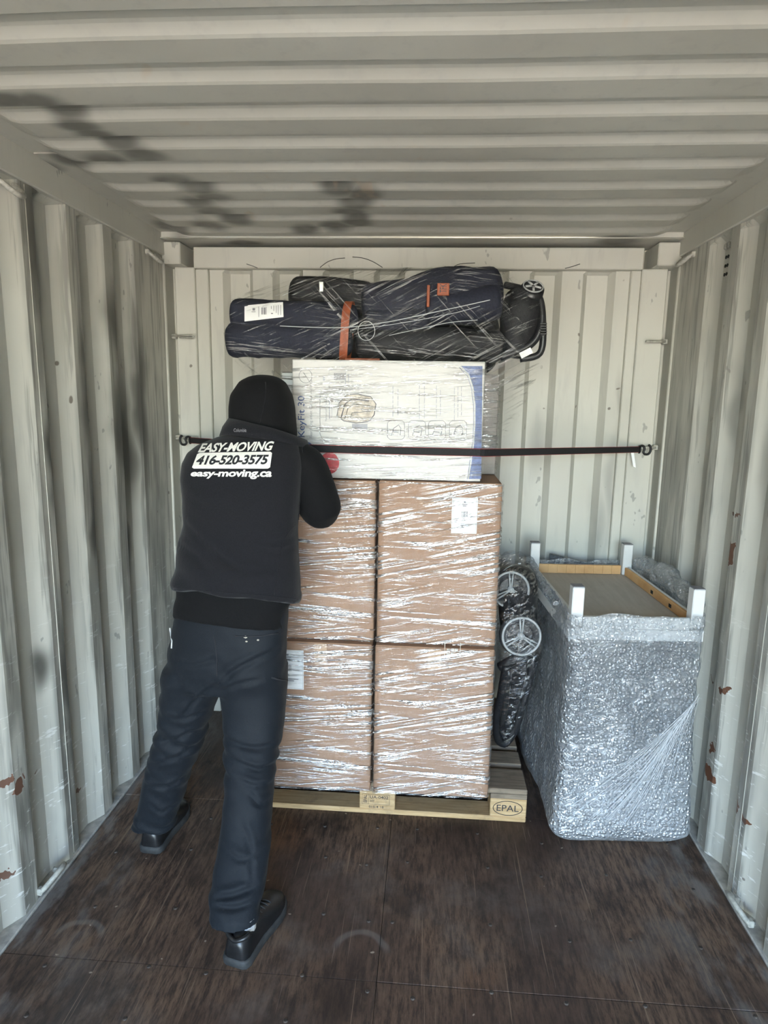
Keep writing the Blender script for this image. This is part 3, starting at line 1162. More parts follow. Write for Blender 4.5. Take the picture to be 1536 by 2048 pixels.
def soft_data(pts, rad, n=36, flat=1.0, up=None, wr=.006, ws=9.0, seed=0.0, ends=5, power=2.4):
    """a stuffed sausage with rounded ends and cloth folds; rad: radius per point, flat: depth/height"""
    P = catmull(pts, 8)
    if not hasattr(rad, '__len__'):
        rad = [rad] * len(pts)
    rr = [v.x for v in catmull([Vector((r, 0, 0)) for r in rad], 8)]
    # rounded ends
    t0 = (P[0] - P[1]).normalized()
    t1 = (P[-1] - P[-2]).normalized()
    pre, post, rpre, rpost = [], [], [], []
    for k in range(ends, 0, -1):
        a = math.pi / 2 * k / ends
        pre.append(P[0] + t0 * rr[0] * .55 * math.sin(a))
        rpre.append(max(.004, rr[0] * math.cos(a) ** .6 if k < ends else .004))
        post.insert(0, P[-1] + t1 * rr[-1] * .55 * math.sin(a))
        rpost.insert(0, max(.004, rr[-1] * math.cos(a) ** .6 if k < ends else .004))
    P = pre + P + post
    rr = rpre + rr + rpost
    V, F = tube_data(P, rr, n, False, True, 1.0, up)
    out = []
    k = len(P)
    for i in range(k):
        c = P[i]
        for j in range(n):
            d = V[i * n + j] - c
            d.y *= flat
            q = c + d
            nn = noise.noise(Vector((q.x * ws, q.y * ws * 1.2 + seed, q.z * ws * 1.6)))
            n2 = noise.noise(Vector((q.x * ws * 3.1 + seed, q.y * ws * 3, q.z * ws * 2.2)))
            if d.length > 1e-4:
                q = q + d.normalized() * (wr * nn + wr * .45 * n2)
            out.append(q)
    return out, F


def soft(name, pts, rad, mat, parent, film=None, **kw):
    V, F = soft_data(pts, rad, **kw)
    o = mesh_obj(name, V, F, mat, parent, True)
    if film:
        kw2 = dict(kw)
        kw2['wr'] = kw.get('wr', .006) * 1.3
        r2 = [r + .006 for r in rad] if hasattr(rad, '__len__') else rad + .006
        V2, F2 = soft_data(pts, r2, **kw2)
        f = mesh_obj('stretch_film', V2, F2, film, parent, True)
        f['label'] = 'clear stretch film with shiny tension creases'
        BUNDLE.extend(V2)
    return o


BUNDLE = []
TOPW = 1.8075      # top of the white box
# navy roll at the left, two lobes folded over each other
RM = empty('rolled_mat', (-.45, 2.50, TOPW))
tag(RM, 'navy rolled mat with white paper label, left end of the top bundle', 'roll')
soft('mat_roll', [px(478, 630, 2.50), px(560, 634, 2.50), px(640, 636, 2.51), px(700, 640, 2.53)], [.056, .060, .060, .054], 'navy_cloth', RM, 'film_dark', wr=.007, ws=11, seed=1)
zc = TOPW + .072
soft('mat_fold', [(-.652, 2.50, zc + .004), (-.50, 2.49, zc), (-.36, 2.49, zc), (-.24, 2.50, zc)], [.066, .062, .060, .058], 'navy_cloth', RM, 'film_dark', wr=.009, ws=11, seed=2)
# paper label lying on the upper lobe
a, b, c, d = (489, 611), (566, 604), (567, 634), (489, 643)
V = []
for i in range(9):
    for j in range(5):
        s, t = i / 8, j / 4
        u = (a[0] * (1 - s) + b[0] * s) * (1 - t) + (d[0] * (1 - s) + c[0] * s) * t
        v = (a[1] * (1 - s) + b[1] * s) * (1 - t) + (d[1] * (1 - s) + c[1] * s) * t
        V.append(px(u, v, 2.428 + .020 * (1 - t) ** 2))
F = [(i * 5 + j, i * 5 + j + 1, i * 5 + j + 6, i * 5 + j + 5) for i in range(8) for j in range(4)]
o = mesh_obj('paper_label', V, F, 'paper', RM, True)
o['label'] = 'white printed despatch label'
V, F = [], []
for (u0, v0, u1, v1) in [(523, 615, 525, 629), (526, 615, 527, 629), (528, 615, 531, 629), (532, 614, 533, 629), (505, 616, 510, 621), (503, 623, 511, 624), (517, 613, 518, 634),
                         (542, 612, 543, 618), (547, 611, 548, 622), (552, 611, 553, 626), (556, 610, 557, 630), (561, 610, 562, 630), (542, 626, 546, 628)]:
    k = len(V)
    for u, v in ((u0, v0), (u1, v0), (u1, v1), (u0, v1)):
        V.append(px(u, v, 2.4265 + .012 * max(0, (636 - v) / 30) ** 2))
    F.append((k, k + 1, k + 2, k + 3))
q = mesh_obj('label_print', V, F, 'print_grey', o)
q['kind'] = 'stuff'
# orange strap round the roll
cr = Vector((px(694, 650, 2.50).x, 2.505, (TOPW + 2.02) / 2))
ln = []
for k in range(28):
    a = 2 * math.pi * k / 28
    ca, sa = math.cos(a), math.sin(a)
    ln.append(cr + Vector((.010 * sa, .073 * math.copysign(abs(ca) ** .8, ca), .112 * math.copysign(abs(sa) ** .7, sa))))
V, F = [], []
for k, p_ in enumerate(ln):
    V += [p_ + Vector((-.015, 0, 0)), p_ + Vector((.015, 0, 0))]
for k in range(28):
    a_, b_ = 2 * k, 2 * ((k + 1) % 28)
    F.append((a_, b_, b_ + 1, a_ + 1))
o = mesh_obj('strap', V, F, 'orange_leather', RM, True)
o['label'] = 'orange-brown strap round the roll'

# flat black bag underneath, on the white box
BB = empty('black_bag', (.10, 2.55, TOPW))
tag(BB, 'flat black bag lying on the white box beneath the navy carrycot bag', 'bag')
soft('bag_body', [(-.17, 2.56, TOPW + .068), (.0, 2.55, TOPW + .068), (.16, 2.55, TOPW + .070), (.33, 2.56, TOPW + .066)], [.057, .060, .061, .058], 'black_cloth', BB, 'film_dark', flat=1.55, wr=.006, seed=4)
o = box2('red_trim', (px(690, 708, 2.46).x, 2.455, TOPW + .001), (px(760, 708, 2.46).x, 2.475, TOPW + .010), 'orange_leather', BB, .002)
# string loop
cc = px(733, 662, 2.452)
tube('string_loop', [cc + Vector((.031 * math.cos(a), -.004, .034 * math.sin(a))) for a in [k * 2 * math.pi / 24 for k in range(24)]], .0008, 'paper', BB, 5, True)

# long dark holdall behind, on the grey carton
HB = empty('black_holdall', (-.05, 2.82, 1.772))
tag(HB, 'long black holdall at the rear of the top bundle', 'bag')
soft('bag_body', [(-.34, 2.82, 1.905), (-.15, 2.82, 1.905), (.1, 2.82, 1.905), (.30, 2.82, 1.905)], [.128, .13, .13, .125], 'black_cloth', HB, None, flat=.9, wr=.006, seed=5)

# black roll on top of the holdall, left
BR = empty('black_roll', (-.36, 2.74, 2.0))
tag(BR, 'dark grey roll with a shiny buckle, topmost at the left of the bundle', 'roll')
soft('roll_body', [px(600, 592, 2.70), px(660, 594, 2.70), px(730, 598, 2.71)], [.076, .076, .068], 'black_cloth', BR, 'film_dark', wr=.003, seed=6)
pb = px(643, 574, 2.63)
box('buckle', pb, (.022, .012, .044), 'chrome', BR, None, .004)

# navy carry bag
NB = empty('navy_bag', (.10, 2.58, 1.92))
tag(NB, 'navy carrycot bag with orange leather patch in the middle of the bundle', 'bag')
soft('bag_body', [px(748, 612, 2.58), px(820, 606, 2.58), px(900, 594, 2.58), px(978, 590, 2.58)], [.084, .094, .104, .094], 'navy_cloth', NB, 'film_dark', wr=.010, ws=10, seed=7, flat=1.05)
soft('bag_pocket', [px(745, 640, 2.54), px(800, 640, 2.53), px(850, 636, 2.53)], [.050, .056, .050], 'navy_cloth', NB, 'film_dark', wr=.007, seed=8)
soft('bag_flap', [px(868, 616, 2.52), px(930, 612, 2.51), px(985, 606, 2.51)], [.060, .066, .064], 'navy_cloth', NB, None, wr=.006, seed=9)
yt = 2.438
p0, p1 = px(874, 591, yt), px(899, 566, yt)
o = box2('leather_patch', (p0.x, yt, p0.z), (p1.x, yt + .004, p1.z), 'orange_leather', NB, .002)
o['label'] = 'orange-brown leather patch stamped with dark letters'
flat_text('stamp', 'TFK', (p1.x - .010, yt - .0006, p0.z + .010), (0, 0, .030), (-.024, 0, 0), 'ink', o, .01)
p0, p1 = px(853, 614, yt), px(860, 570, yt)
box2('leather_tab', (p0.x, yt - .002, p0.z), (p1.x, yt + .004, p1.z), 'orange_leather', NB, .002)


# ------------------------------------------------------------------ wheels
def wheel(parent, c, axis, rad, width, name='wheel', rim='rim_grey', spokes=3):
    c = Vector(c)
    ax = Vector(axis).normalized()
    u = ax.orthogonal().normalized()
    # keep one spoke upright
    u = (Vector((0, 0, 1)) - ax * ax.z).normalized()
    w = ax.cross(u)

    def circ(r, d, n=40):
        return [c + u * math.cos(2 * math.pi * k / n) * r + w * math.sin(2 * math.pi * k / n) * r + ax * d for k in range(n)]
    t = tube(name, circ(rad - width * .42, 0), width * .42, 'tyre_rubber', parent, 12, True)
    tube('rim', circ(rad * .86, -width * .42), rad * .058, rim, t, 8, True)
    tube('rim', circ(rad * .86, width * .42), rad * .058, rim, t, 8, True)
    tube('hub', [c - ax * width * .48, c + ax * width * .48], rad * .15, rim, t, 14)
    for k in range(spokes):
        an = 2 * math.pi * k / spokes
        for s in (-.16, .16):
            d0 = u * math.cos(an + s * 1.6) + w * math.sin(an + s * 1.6)
            d1 = u * math.cos(an + s * .7) + w * math.sin(an + s * .7)
            tube('spoke', [c + d0 * rad * .14 - ax * width * .36, c + d1 * rad * .84 - ax * width * .36], rad * .042, rim, t, 6)
    V = circ(rad * .75, 0.0)
    mesh_obj('wheel_disc', V, [tuple(range(len(V)))], 'black_plastic', t)
    return t


# folded pushchair chassis at the right end of the bundle
FC = empty('folded_pushchair', (.43, 2.58, TOPW))
tag(FC, 'folded black pushchair chassis with small hub cap, right end of the top bundle', 'pushchair')
soft('seat_cover', [px(1030, 700, 2.56), px(1036, 660, 2.55), px(1042, 616, 2.55), px(1044, 596, 2.55)], [.056, .070, .074, .060], 'black_cloth', FC, 'film_dark', wr=.008, seed=11, up=(0, 1, 0), flat=1.2)
tube('frame_tube', catmull([px(1000, 716, 2.50), px(1060, 690, 2.50), px(1083, 650, 2.50), px(1080, 600, 2.51), px(1062, 576, 2.53)], 6), .014, 'black_plastic', FC, 10)
tube('frame_tube', catmull([px(1010, 570, 2.60), px(1050, 580, 2.56), px(1078, 600, 2.54), px(1086, 650, 2.53), px(1080, 706, 2.53), px(1040, 718, 2.53)], 6), .013, 'black_plastic', FC, 10)
# joint and hub cap
ax = Vector((.10, -.68, .74)).normalized()
hc = px(1066, 574, 2.50)
tube('joint', [hc - ax * .05, hc - ax * .004], [.045, .043], 'black_plastic', FC, 24)
uu = ax.orthogonal().normalized()
ww = ax.cross(uu)
cap = tube('hub_cap', [hc - ax * .004, hc + ax * .004], [.039, .037], 'dark_metal', FC, 28)
tube('cap_ring', [hc + ax * .004 + (uu * math.cos(a) + ww * math.sin(a)) * .036 for a in [k * math.pi / 16 for k in range(32)]], .0028, 'rim_grey', cap, 6, True)
for k in range(5):
    a = 2 * math.pi * k / 5
    dd = uu * math.cos(a) + ww * math.sin(a)
    tube('cap_spoke', [hc + ax * .005 + dd * .006, hc + ax * .005 + dd * .030], .0045, 'rim_grey', cap, 6)
for k in range(5):
    pp = px(1086, 648 + k * 5, 2.49)
    box('bracket_rib', pp, (.026, .020, .006), 'black_plastic', FC, None, .002)
pp = px(1052, 706, 2.47)
o = box('paper_tag', pp, (.045, .002, .022), 'paper', FC, Matrix.Rotation(R(-28), 3, 'Y'))
o['label'] = 'crumpled white paper tag'
BUNDLE.extend([px(1092, 640, 2.50), px(1094, 690, 2.52), px(1088, 720, 2.53), px(1084, 575, 2.53)])

# loose film bridging the gaps of the bundle and running down to the carton
hull = bmesh.new()
extra = [Vector((x, y, z)) for x, y, z in ((-.508, 2.612, 1.60), (.360, 2.612, 1.40), (-.508, 2.9, 1.62), (.360, 2.9, 1.42), (.285, 2.368, 1.62), (-.416, 2.368, 1.62))]
for q in BUNDLE[::2] + extra:
    hull.verts.new(q)
res = bmesh.ops.convex_hull(hull, input=hull.verts)
bmesh.ops.delete(hull, geom=list({g for g in res['geom_interior'] + res['geom_unused'] if isinstance(g, bmesh.types.BMVert)}), context='VERTS')
bmesh.ops.triangulate(hull, faces=hull.faces)
for _ in range(4):
    es = [e for e in hull.edges if e.calc_length() > .035]
    if not es:
        break
    bmesh.ops.subdivide_edges(hull, edges=es, cuts=1)
    bmesh.ops.triangulate(hull, faces=hull.faces)
from mathutils.kdtree import KDTree
kd = KDTree(len(BUNDLE))
for i, q in enumerate(BUNDLE):
    kd.insert(q, i)
kd.balance()
dead = []
for f in hull.faces:
    c = f.calc_center_median()
    inside_white = -.42 < c.x < .287 and c.z < 1.80 and c.y < 2.60
    if kd.find(c)[2] < .020 or c.y > 2.80 or inside_white:
        dead.append(f)
bmesh.ops.delete(hull, geom=dead, context='FACES')
for v in hull.verts:
    v.co += v.normal * (.004 * noise.noise(v.co * 14)) if v.link_faces else Vector((0, 0, 0))
loose = [v for v in hull.verts if not v.link_faces]
bmesh.ops.delete(hull, geom=loose, context='VERTS')
lf = bm_obj('stretch_film', hull, 'film_loose', None, True)
tag(lf, 'loose clear stretch film hanging from the top bundle beside the white box', 'film')
lf['kind'] = 'stuff'
# thick twisted folds of film across the bundle, part of the navy bag's wrapping
for pts, r in (([(560, 652, 2.432), (640, 655, 2.425), (700, 654, 2.43), (780, 643, 2.43), (880, 622, 2.43), (980, 600, 2.435)], .0016),
               ([(700, 660, 2.428), (790, 648, 2.425), (900, 628, 2.425), (960, 612, 2.43)], .0010),
               ([(778, 671, 2.44), (850, 655, 2.435), (900, 645, 2.44), (955, 640, 2.44)], .0012)):
    o = tube('film_fold', catmull([px(*q) for q in pts], 6), r, 'film_strand' if 'film_strand' in M else 'paper', NB, 6)
    o['label'] = 'twisted white fold of stretch film'

# ------------------------------------------------------------------ pushchair wheel unit beside the cartons
PW = empty('wrapped_pushchair_frame', (.47, 2.66, ZD))
tag(PW, 'black pushchair frame with grey spoked wheels wrapped in film beside the cartons', 'pushchair')
wheel(PW, px(1041, 1270, 2.54), (-.06, 1, -.10), .088, .050)
wheel(PW, px(1020, 1178, 2.66), (-.06, 1, -.12), .086, .050)
V, F = soft_data([px(1036, 1250, 2.60), px(1036, 1210, 2.68), px(1034, 1160, 2.78)], [.075, .082, .085], seed=20, flat=1.0, wr=.004)
mesh_obj('wheel_cover', V, F, 'black_plastic', PW, True)
legL = [px(1012, 1330, 2.60), px(1002, 1390, 2.63), px(992, 1440, 2.66), px(996, 1478, 2.69), px(1010, 1490, 2.70)]
legR = [px(1066, 1320, 2.60), px(1056, 1370, 2.63), px(1042, 1420, 2.66), px(1026, 1465, 2.69), px(1010, 1488, 2.70)]
for nm, L in (('frame_leg', legL), ('frame_leg', legR)):
    L[-1].z = max(L[-1].z, ZD + .024)
    tube(nm, catmull(L, 6), .022, 'black_plastic', PW, 12, flat=.8)
tube('cross_tube', catmull([px(1000, 1335, 2.62), px(1040, 1315, 2.60), px(1070, 1325, 2.62)], 5), .022, 'black_plastic', PW, 10)
tube('inner_tube', catmull([px(1018, 1340, 2.60), px(1012, 1400, 2.63), px(1004, 1450, 2.66)], 5), .013, 'dark_metal', PW, 10)
outl = legL + legR[::-1][1:]
V = [q + Vector((0, .016, 0)) for q in outl] + [q + Vector((0, .026, 0)) for q in outl]
n = len(outl)
mesh_obj('frame_panel', V, [tuple(range(n)), tuple(reversed(range(n, 2 * n)))] + [(i, (i + 1) % n, n + (i + 1) % n, n + i) for i in range(n)], 'black_plastic', PW)
for u, v in ((1039, 1356), (1025, 1413)):
    bm = bmesh.new()
    bmesh.ops.create_uvsphere(bm, u_segments=10, v_segments=6, radius=.005, matrix=Matrix.Translation(px(u, v, 2.60)))
    bm_obj('rivet', bm, 'chrome', PW, True)
# film sleeve round it
ctr = [px(1026, 1120, 2.74), px(1030, 1170, 2.68), px(1036, 1230, 2.60), px(1040, 1280, 2.575), px(1034, 1350, 2.60), px(1022, 1420, 2.64), px(1008, 1478, 2.68)]
V, F = soft_data(ctr, [.060, .090, .096, .098, .078, .058, .034], n=32, seed=30, wr=.007, ws=14, up=(1, 0, 0), flat=.80)
V = [Vector((min(v.x, .574), v.y, max(v.z, ZD + .004))) for v in V]
f = mesh_obj('stretch_film', V, F, 'film_crinkle', PW, True)
f['label'] = 'crinkled clear film round the wheels'

# ------------------------------------------------------------------ upturned table in bubble wrap
TROT = R(3.4)
TO = Vector((.852, 2.30, 0))
TM = Matrix.Translation(TO) @ Matrix.Rotation(TROT, 4, 'Z')


def tl(x, y, z):
    """table-local (x across, y away from the door) to world"""
    return TM @ Vector((x, y, z))


TB = empty('upturned_table', tl(0, .37, 0))
tag(TB, 'small white table upside down, legs sticking up out of the bubble wrap', 'table')


def tbox(name, lo, hi, mat, bevel=.002):
    c = [(a + b) / 2 for a, b in zip(lo, hi)]
    s = [abs(b - a) for a, b in zip(lo, hi)]
    return box(name, tl(*c), s, mat, TB, Matrix.Rotation(TROT, 3, 'Z'), bevel)


tbox('table_top', (-.243, -.012, .826), (.243, .742, .868), 'white_lacquer')
tbox('underside_panel', (-.212, .022, .8685), (.212, .708, .876), 'ply_underside')
for x in (-.215, .215):
    for y in (.012, .718):
        tbox('leg', (x - .0215, y - .0215, .877), (x + .0215, y + .0215, 1.020), 'white_lacquer', .003)
        tbox('leg_foot', (x - .0205, y - .0205, 1.0202), (x + .0205, y + .0205, 1.0235), 'print_grey', .001)
tbox('apron', (-.191, -.009, .8685), (.191, .009, .912), 'white_lacquer')
# far apron shows its raw pine inside: glued staves
n = 9
for k in range(n):
    a = -.191 + .382 * k / n
    tbox('pine_stave', (a, .709, .877), (a + .382 / n - .0006, .722, .918), 'pine', .0005)
tbox('apron', (-.191, .7225, .877), (.191, .728, .918), 'white_lacquer')
tbox('apron', (.216, .036, .877), (.224, .694, .918), 'white_lacquer')
tbox('apron_inner', (.203, .036, .877), (.2155, .694, .914), 'pine')
tbox('apron', (-.224, .036, .877), (-.2115, .694, .914), 'white_lacquer')
for y in (.18, .36):
    tbox('apron_slot', (.2018, y, .888), (.2032, y + .022, .902), 'dark_hole', 0)
# what the table lies on
GP = empty('grey_blanket_bundle', tl(0, .37, 0))
tag(GP, 'dark grey padded bundle showing through the bubble wrap under the table', 'bundle')
bm = bmesh.new()
add_box(bm, tl(0, .365, .42), (.43, .70, .80), Matrix.Rotation(TROT, 3, 'Z'), .03, 3)
bmesh.ops.subdivide_edges(bm, edges=[e for e in bm.edges if e.calc_length() > .2], cuts=6, use_grid_fill=True)
for v in bm.verts:
    v.co += Vector((.004 * noise.noise(v.co * 9), .004 * noise.noise(v.co * 9 + Vector((5, 0, 0))), .003 * noise.noise(v.co * 7)))
    v.co.z = max(.008, v.co.z)
bm_obj('padding', bm, 'grey_felt', GP, True)


def bubble_mat():
    t = NT('bubble_wrap')
    v = t.new('TexVoronoi', feature='F1')
    t.link(t.warp(.02, 7), v.inputs['Vector'])
    v.inputs['Scale'].default_value = 68
    v.inputs['Randomness'].default_value = .75
    dome = t.ramp(v.outputs['Distance'], .15, .62, 1, 0)
    crk = t.noise(t.mapping(scale=(.6, .6, 1.6)), scale=36, detail=4, rough=.6, dist=.5)
    h = t.math('ADD', t.math('MULTIPLY', dome, .5), t.math('MULTIPLY', crk, 1.0))
    nrm = t.bump(h, 1.0, .012)
    s = t.sep()
    thick = t.ramp(t.noise(t.mapping(scale=(1, 1, .7), loc=(2, 0, 1)), scale=4.5, detail=3), .35, .65, .0, .22)
    low = t.ramp(s['Z'], .02, .75, .42, .0)            # more layers tucked under towards the bottom
    fac = t.math('ADD', t.math('ADD', thick, low), t.math('ADD', .34, t.math('MULTIPLY', dome, .14)), True)
    gl = t.new('BsdfGlossy')
    gl.inputs['Roughness'].default_value = .15
    t.link(nrm, gl.inputs['Normal'])
    df = t.new('BsdfDiffuse')
    df.inputs['Color'].default_value = (.70, .73, .77, 1)
    t.link(nrm, df.inputs['Normal'])
    tl_ = t.new('BsdfTranslucent')
    tl_.inputs['Color'].default_value = (.70, .73, .77, 1)
    a = t.new('MixShader')
    a.inputs[0].default_value = .35
    t.link(df.outputs[0], a.inputs[1])
    t.link(tl_.outputs[0], a.inputs[2])
    b = t.new('MixShader')
    b.inputs[0].default_value = .42
    t.link(a.outputs[0], b.inputs[1])
    t.link(gl.outputs[0], b.inputs[2])
    tr = t.new('BsdfTransparent')
    tr.inputs[0].default_value = (.93, .95, .97, 1)
    c = t.new('MixShader')
    t.link(fac, c.inputs[0])
    t.link(tr.outputs[0], c.inputs[1])
    t.link(b.outputs[0], c.inputs[2])
    t.link(c.outputs[0], t.out.inputs['Surface'])
    M['bubble_wrap'] = t.m


bubble_mat()
BW = empty('bubble_wrap', tl(0, .37, 0))
tag(BW, 'bubble wrap bound round the table beside the right wall', 'bubble wrap')


def rrect(hx, hy0, hy1, rad, n):
    """points round a rounded rectangle x -hx..hx, y hy0..hy1, starting at the back left, going by the front"""
    cs = [(-hx + rad, hy1 - rad, 90, 180), (-hx + rad, hy0 + rad, 180, 270), (hx - rad, hy0 + rad, 270, 360), (hx - rad, hy1 - rad, 0, 90)]
    pts = []
    for (x, y, a0, a1) in cs:
        for k in range(9):
            a = R(a0 + (a1 - a0) * k / 8)
            pts.append(Vector((x + rad * math.cos(a), y + rad * math.sin(a), 0)))
    L = [0.0]
    cl = pts + [pts[0]]
    for i in range(len(pts)):
        L.append(L[-1] + (cl[i + 1] - cl[i]).length)
    out = []
    for k in range(n):
        s = L[-1] * k / n
        i = max(j for j in range(len(L) - 1) if L[j] <= s)
        f = (s - L[i]) / max(1e-9, L[i + 1] - L[i])
        out.append(cl[i].lerp(cl[i + 1], f))
    return out


NC, NZ = 200, 100
V, F = [], []
for k in range(NZ + 1):
    t = k / NZ
    z = t * .93
    # outline changes with height: pouched at the bottom, tight at the table top
    bul = math.exp(-((z - .10) / .16) ** 2)
    inw = .06 * max(0.0, 1 - z / .08) ** 2
    ring = rrect(.245 + .016 * bul - inw, -.036 - .012 * bul + inw, .765 - inw, .045, NC)
    for j, q in enumerate(ring):
        zz = z
        if k == NZ or t > .93:
            zz += (t - .93) / .07 * (.015 * noise.noise(Vector((q.x * 12, q.y * 12, 1))))
        w = tl(q.x, q.y, zz)
        c = tl(0, min(max(q.y, .06), .68), zz)
        d = (w - c)
        d.z = 0
        d.normalize()
        am = .0075 * noise.noise(Vector((w.x * 11, w.y * 11, w.z * 17))) + .0045 * noise.noise(Vector((w.x * 30, w.y * 30, w.z * 42)))
        am += .016 * noise.noise(Vector((w.x * 4, w.y * 4, w.z * 5 + 9)))
        w = w + d * (am if k > 1 else 0)
        w.x = min(w.x, 1.162)
        w.z = max(w.z, .002)
        V.append(w)
for k in range(NZ):
    for j in range(NC):
        a, b = k * NC + j, k * NC + (j + 1) % NC
        F.append((a, b, b + NC, a + NC))
F.append(tuple(reversed(range(NC))))
mesh_obj('wrap_sheet', V, F, 'bubble_wrap', BW, True)
# crumpled surplus along the right flank and a lip on the left
def crumple(name, pts, rad, seed, flat):
    V, F = soft_data(pts, rad, n=40, seed=seed, wr=.016, ws=15, flat=flat)
    V = [Vector((min(v.x, 1.166), v.y, v.z)) for v in V]
    return mesh_obj(name, V, F, 'bubble_wrap', BW, True)


crumple('folded_edge', [tl(.262, .10, .925), tl(.268, .28, .945), tl(.268, .46, .955), tl(.258, .64, .950)], [.026, .036, .040, .032], 41, 1.0)
crumple('folded_edge', [tl(-.248, .16, .905), tl(-.250, .34, .915), tl(-.248, .54, .930), tl(-.244, .70, .940)], [.010, .014, .016, .014], 43, 1.0)

# fan of film strands binding the front
t = NT('film_strand')
M['film_strand'] = t.set((.80, .82, .84), .25, 0, None, .6)
t.b.inputs['Alpha'].default_value = .45
bvh = BVHTree.FromPolygons(V, F)
bw_sheet = [o for o in BW.children if o.name.startswith('wrap_sheet')][0]
bvh = BVHTree.FromPolygons([v.co + BW.location for v in bw_sheet.data.vertices], [list(p.vertices) for p in bw_sheet.data.polygons])


def on_wrap(u, v):
    d = ray(u, v).normalized()
    h = bvh.ray_cast(CAM, d)
    return (h[0] - d * .004) if h[0] else px(u, v, 2.26)


rnd = random.Random(11)
VV, FF = [], []
for k in range(46):
    f = rnd.random()
    u0, v0 = 1398 - f * 55, 1392 + f * 75 + rnd.uniform(-5, 5)
    g = rnd.random()
    u1, v1 = 1118 + g * 200, 1640 + g * 35 - (1 - g) * rnd.random() * 60
    n = 14
    pts = []
    for i in range(n):
        s = i / (n - 1)
        pts.append(on_wrap(u0 + (u1 - u0) * s, v0 + (v1 - v0) * s + 14 * math.sin(s * math.pi)))
    V2, F2 = tube_data(pts, rnd.choice((.0005, .0007, .0010)), 4)
    b = len(VV)
    VV += V2
    FF += [tuple(i + b for i in ff) for ff in F2]
o = mesh_obj('film_strands', VV, FF, 'film_strand', BW, True)
o['kind'] = 'stuff'
o['label'] = 'fan of taut stretch film strands across the wrap'
for f in NB.children:
    if f.name.startswith('film_fold'):
        f.data.materials[0] = M['film_strand']

# grey felt sheet standing behind the table
a, b = px(1100, 1108, 3.10), px(1238, 1143, 3.10)
V = []
for y in (3.10, 3.112):
    V += [(a.x, y, a.z), (b.x, y, b.z), (b.x + .02, y + .03, .0), (a.x - .01, y + .03, .0)]
fm = mesh_obj('felt_mat', V, [(0, 1, 2, 3), (7, 6, 5, 4), (0, 4, 5, 1), (1, 5, 6, 2), (2, 6, 7, 3), (3, 7, 4, 0)], 'grey_felt')
tag(fm, 'dark grey felt sheet propped between the upturned table and the end wall', 'mat')

# ------------------------------------------------------------------ the mover
def ring_rows(rows, yaw=0.0, n=40, power=2.5):
    """closed loft from photo rows (v, u_left, u_right, y_centre, half_depth)"""
    V, F = [], []
    for (v, uL, uR, yc, ry, *tl_) in rows:
        tilt = tl_[0] if tl_ else 0.0
        dtl = tl_[1] if len(tl_) > 1 else 0.0
        a, b = px(uL, v, yc), px(uR, v, yc)
        c = (a + b) / 2
        rx = (b - a).length / 2
        z = c.z
        for k in range(n):
            t = 2 * math.pi * k / n
            ct, st = math.cos(t), math.sin(t)
            x = rx * math.copysign(abs(ct) ** (2 / power), ct)
            y = ry * math.copysign(abs(st) ** (2 / power), st)
            V.append(Vector((c.x + x + y * math.sin(yaw) * .5, c.y + y + x * math.sin(yaw), z - tilt * x / rx - dtl * y / ry)))
    m = len(rows)
    for i in range(m - 1):
        for k in range(n):
            a, b = i * n + k, i * n + (k + 1) % n
            F.append((a, b, b + n, a + n))
    F.append(tuple(reversed(range(n))))
    F.append(tuple(range((m - 1) * n, m * n)))
    return V, F


def fuse(parts, voxel=.010, smooth=4, factor=.5):
    V, F = [], []
    for v, f in parts:
        b = len(V)
        V += [Vector(q) for q in v]
        F += [tuple(i + b for i in ff) for ff in f]
    bm = bmesh.new()
    vs = [bm.verts.new(q) for q in V]
    for ff in F:
        try:
            bm.faces.new([vs[i] for i in ff])
        except ValueError:
            pass
    bmesh.ops.recalc_face_normals(bm, faces=bm.faces)
    me = bpy.data.meshes.new('fuse')
    bm.to_mesh(me)
    bm.free()
    o = bpy.data.objects.new('fuse', me)
    COL.objects.link(o)
    m = o.modifiers.new('r', 'REMESH')
    m.mode = 'VOXEL'
    m.voxel_size = voxel
    if smooth:
        s = o.modifiers.new('s', 'SMOOTH')
        s.iterations = smooth
        s.factor = factor
    dg = bpy.context.evaluated_depsgraph_get()
    ev = o.evaluated_get(dg).to_mesh()
    V = [v.co.copy() for v in ev.vertices]
    N = [v.normal.copy() for v in ev.vertices]
    F = [tuple(p.vertices) for p in ev.polygons]
    bpy.data.objects.remove(o)
    bpy.data.meshes.remove(me)
    return V, F, N


def sph(c, r, sx=1, sy=1, sz=1):
    bm = bmesh.new()
    bmesh.ops.create_uvsphere(bm, u_segments=24, v_segments=14, radius=r, matrix=Matrix.Translation(Vector(c)) @ Matrix.Diagonal((sx, sy, sz, 1)))
    bm.verts.index_update()
    V = [v.co.copy() for v in bm.verts]
    F = [tuple(v.index for v in f.verts) for f in bm.faces]
    bm.free()
    return V, F


def cloth(name, c1, c2, rough=.9, scale=260, sheen=.0):
    t = NT(name)
    n = t.noise(scale=scale, detail=3)
    big = t.noise(scale=7, detail=5)
    col = t.mix(t.ramp(n, .3, .7), c1, c2)
    lint = t.ramp(t.vor(scale=48), .035, .015)
    lm = t.ramp(t.noise(scale=14, detail=1), .56, .62)
    col = t.mix(t.math('MULTIPLY', t.math('MULTIPLY', lint, lm), .6), col, (.35, .36, .37))
    h = t.math('ADD', t.math('MULTIPLY', n, .25), big)
    M[name] = t.set(col, rough, 0, t.bump(h, .35, .008), .25)
    t.b.inputs['Sheen Weight'].default_value = sheen


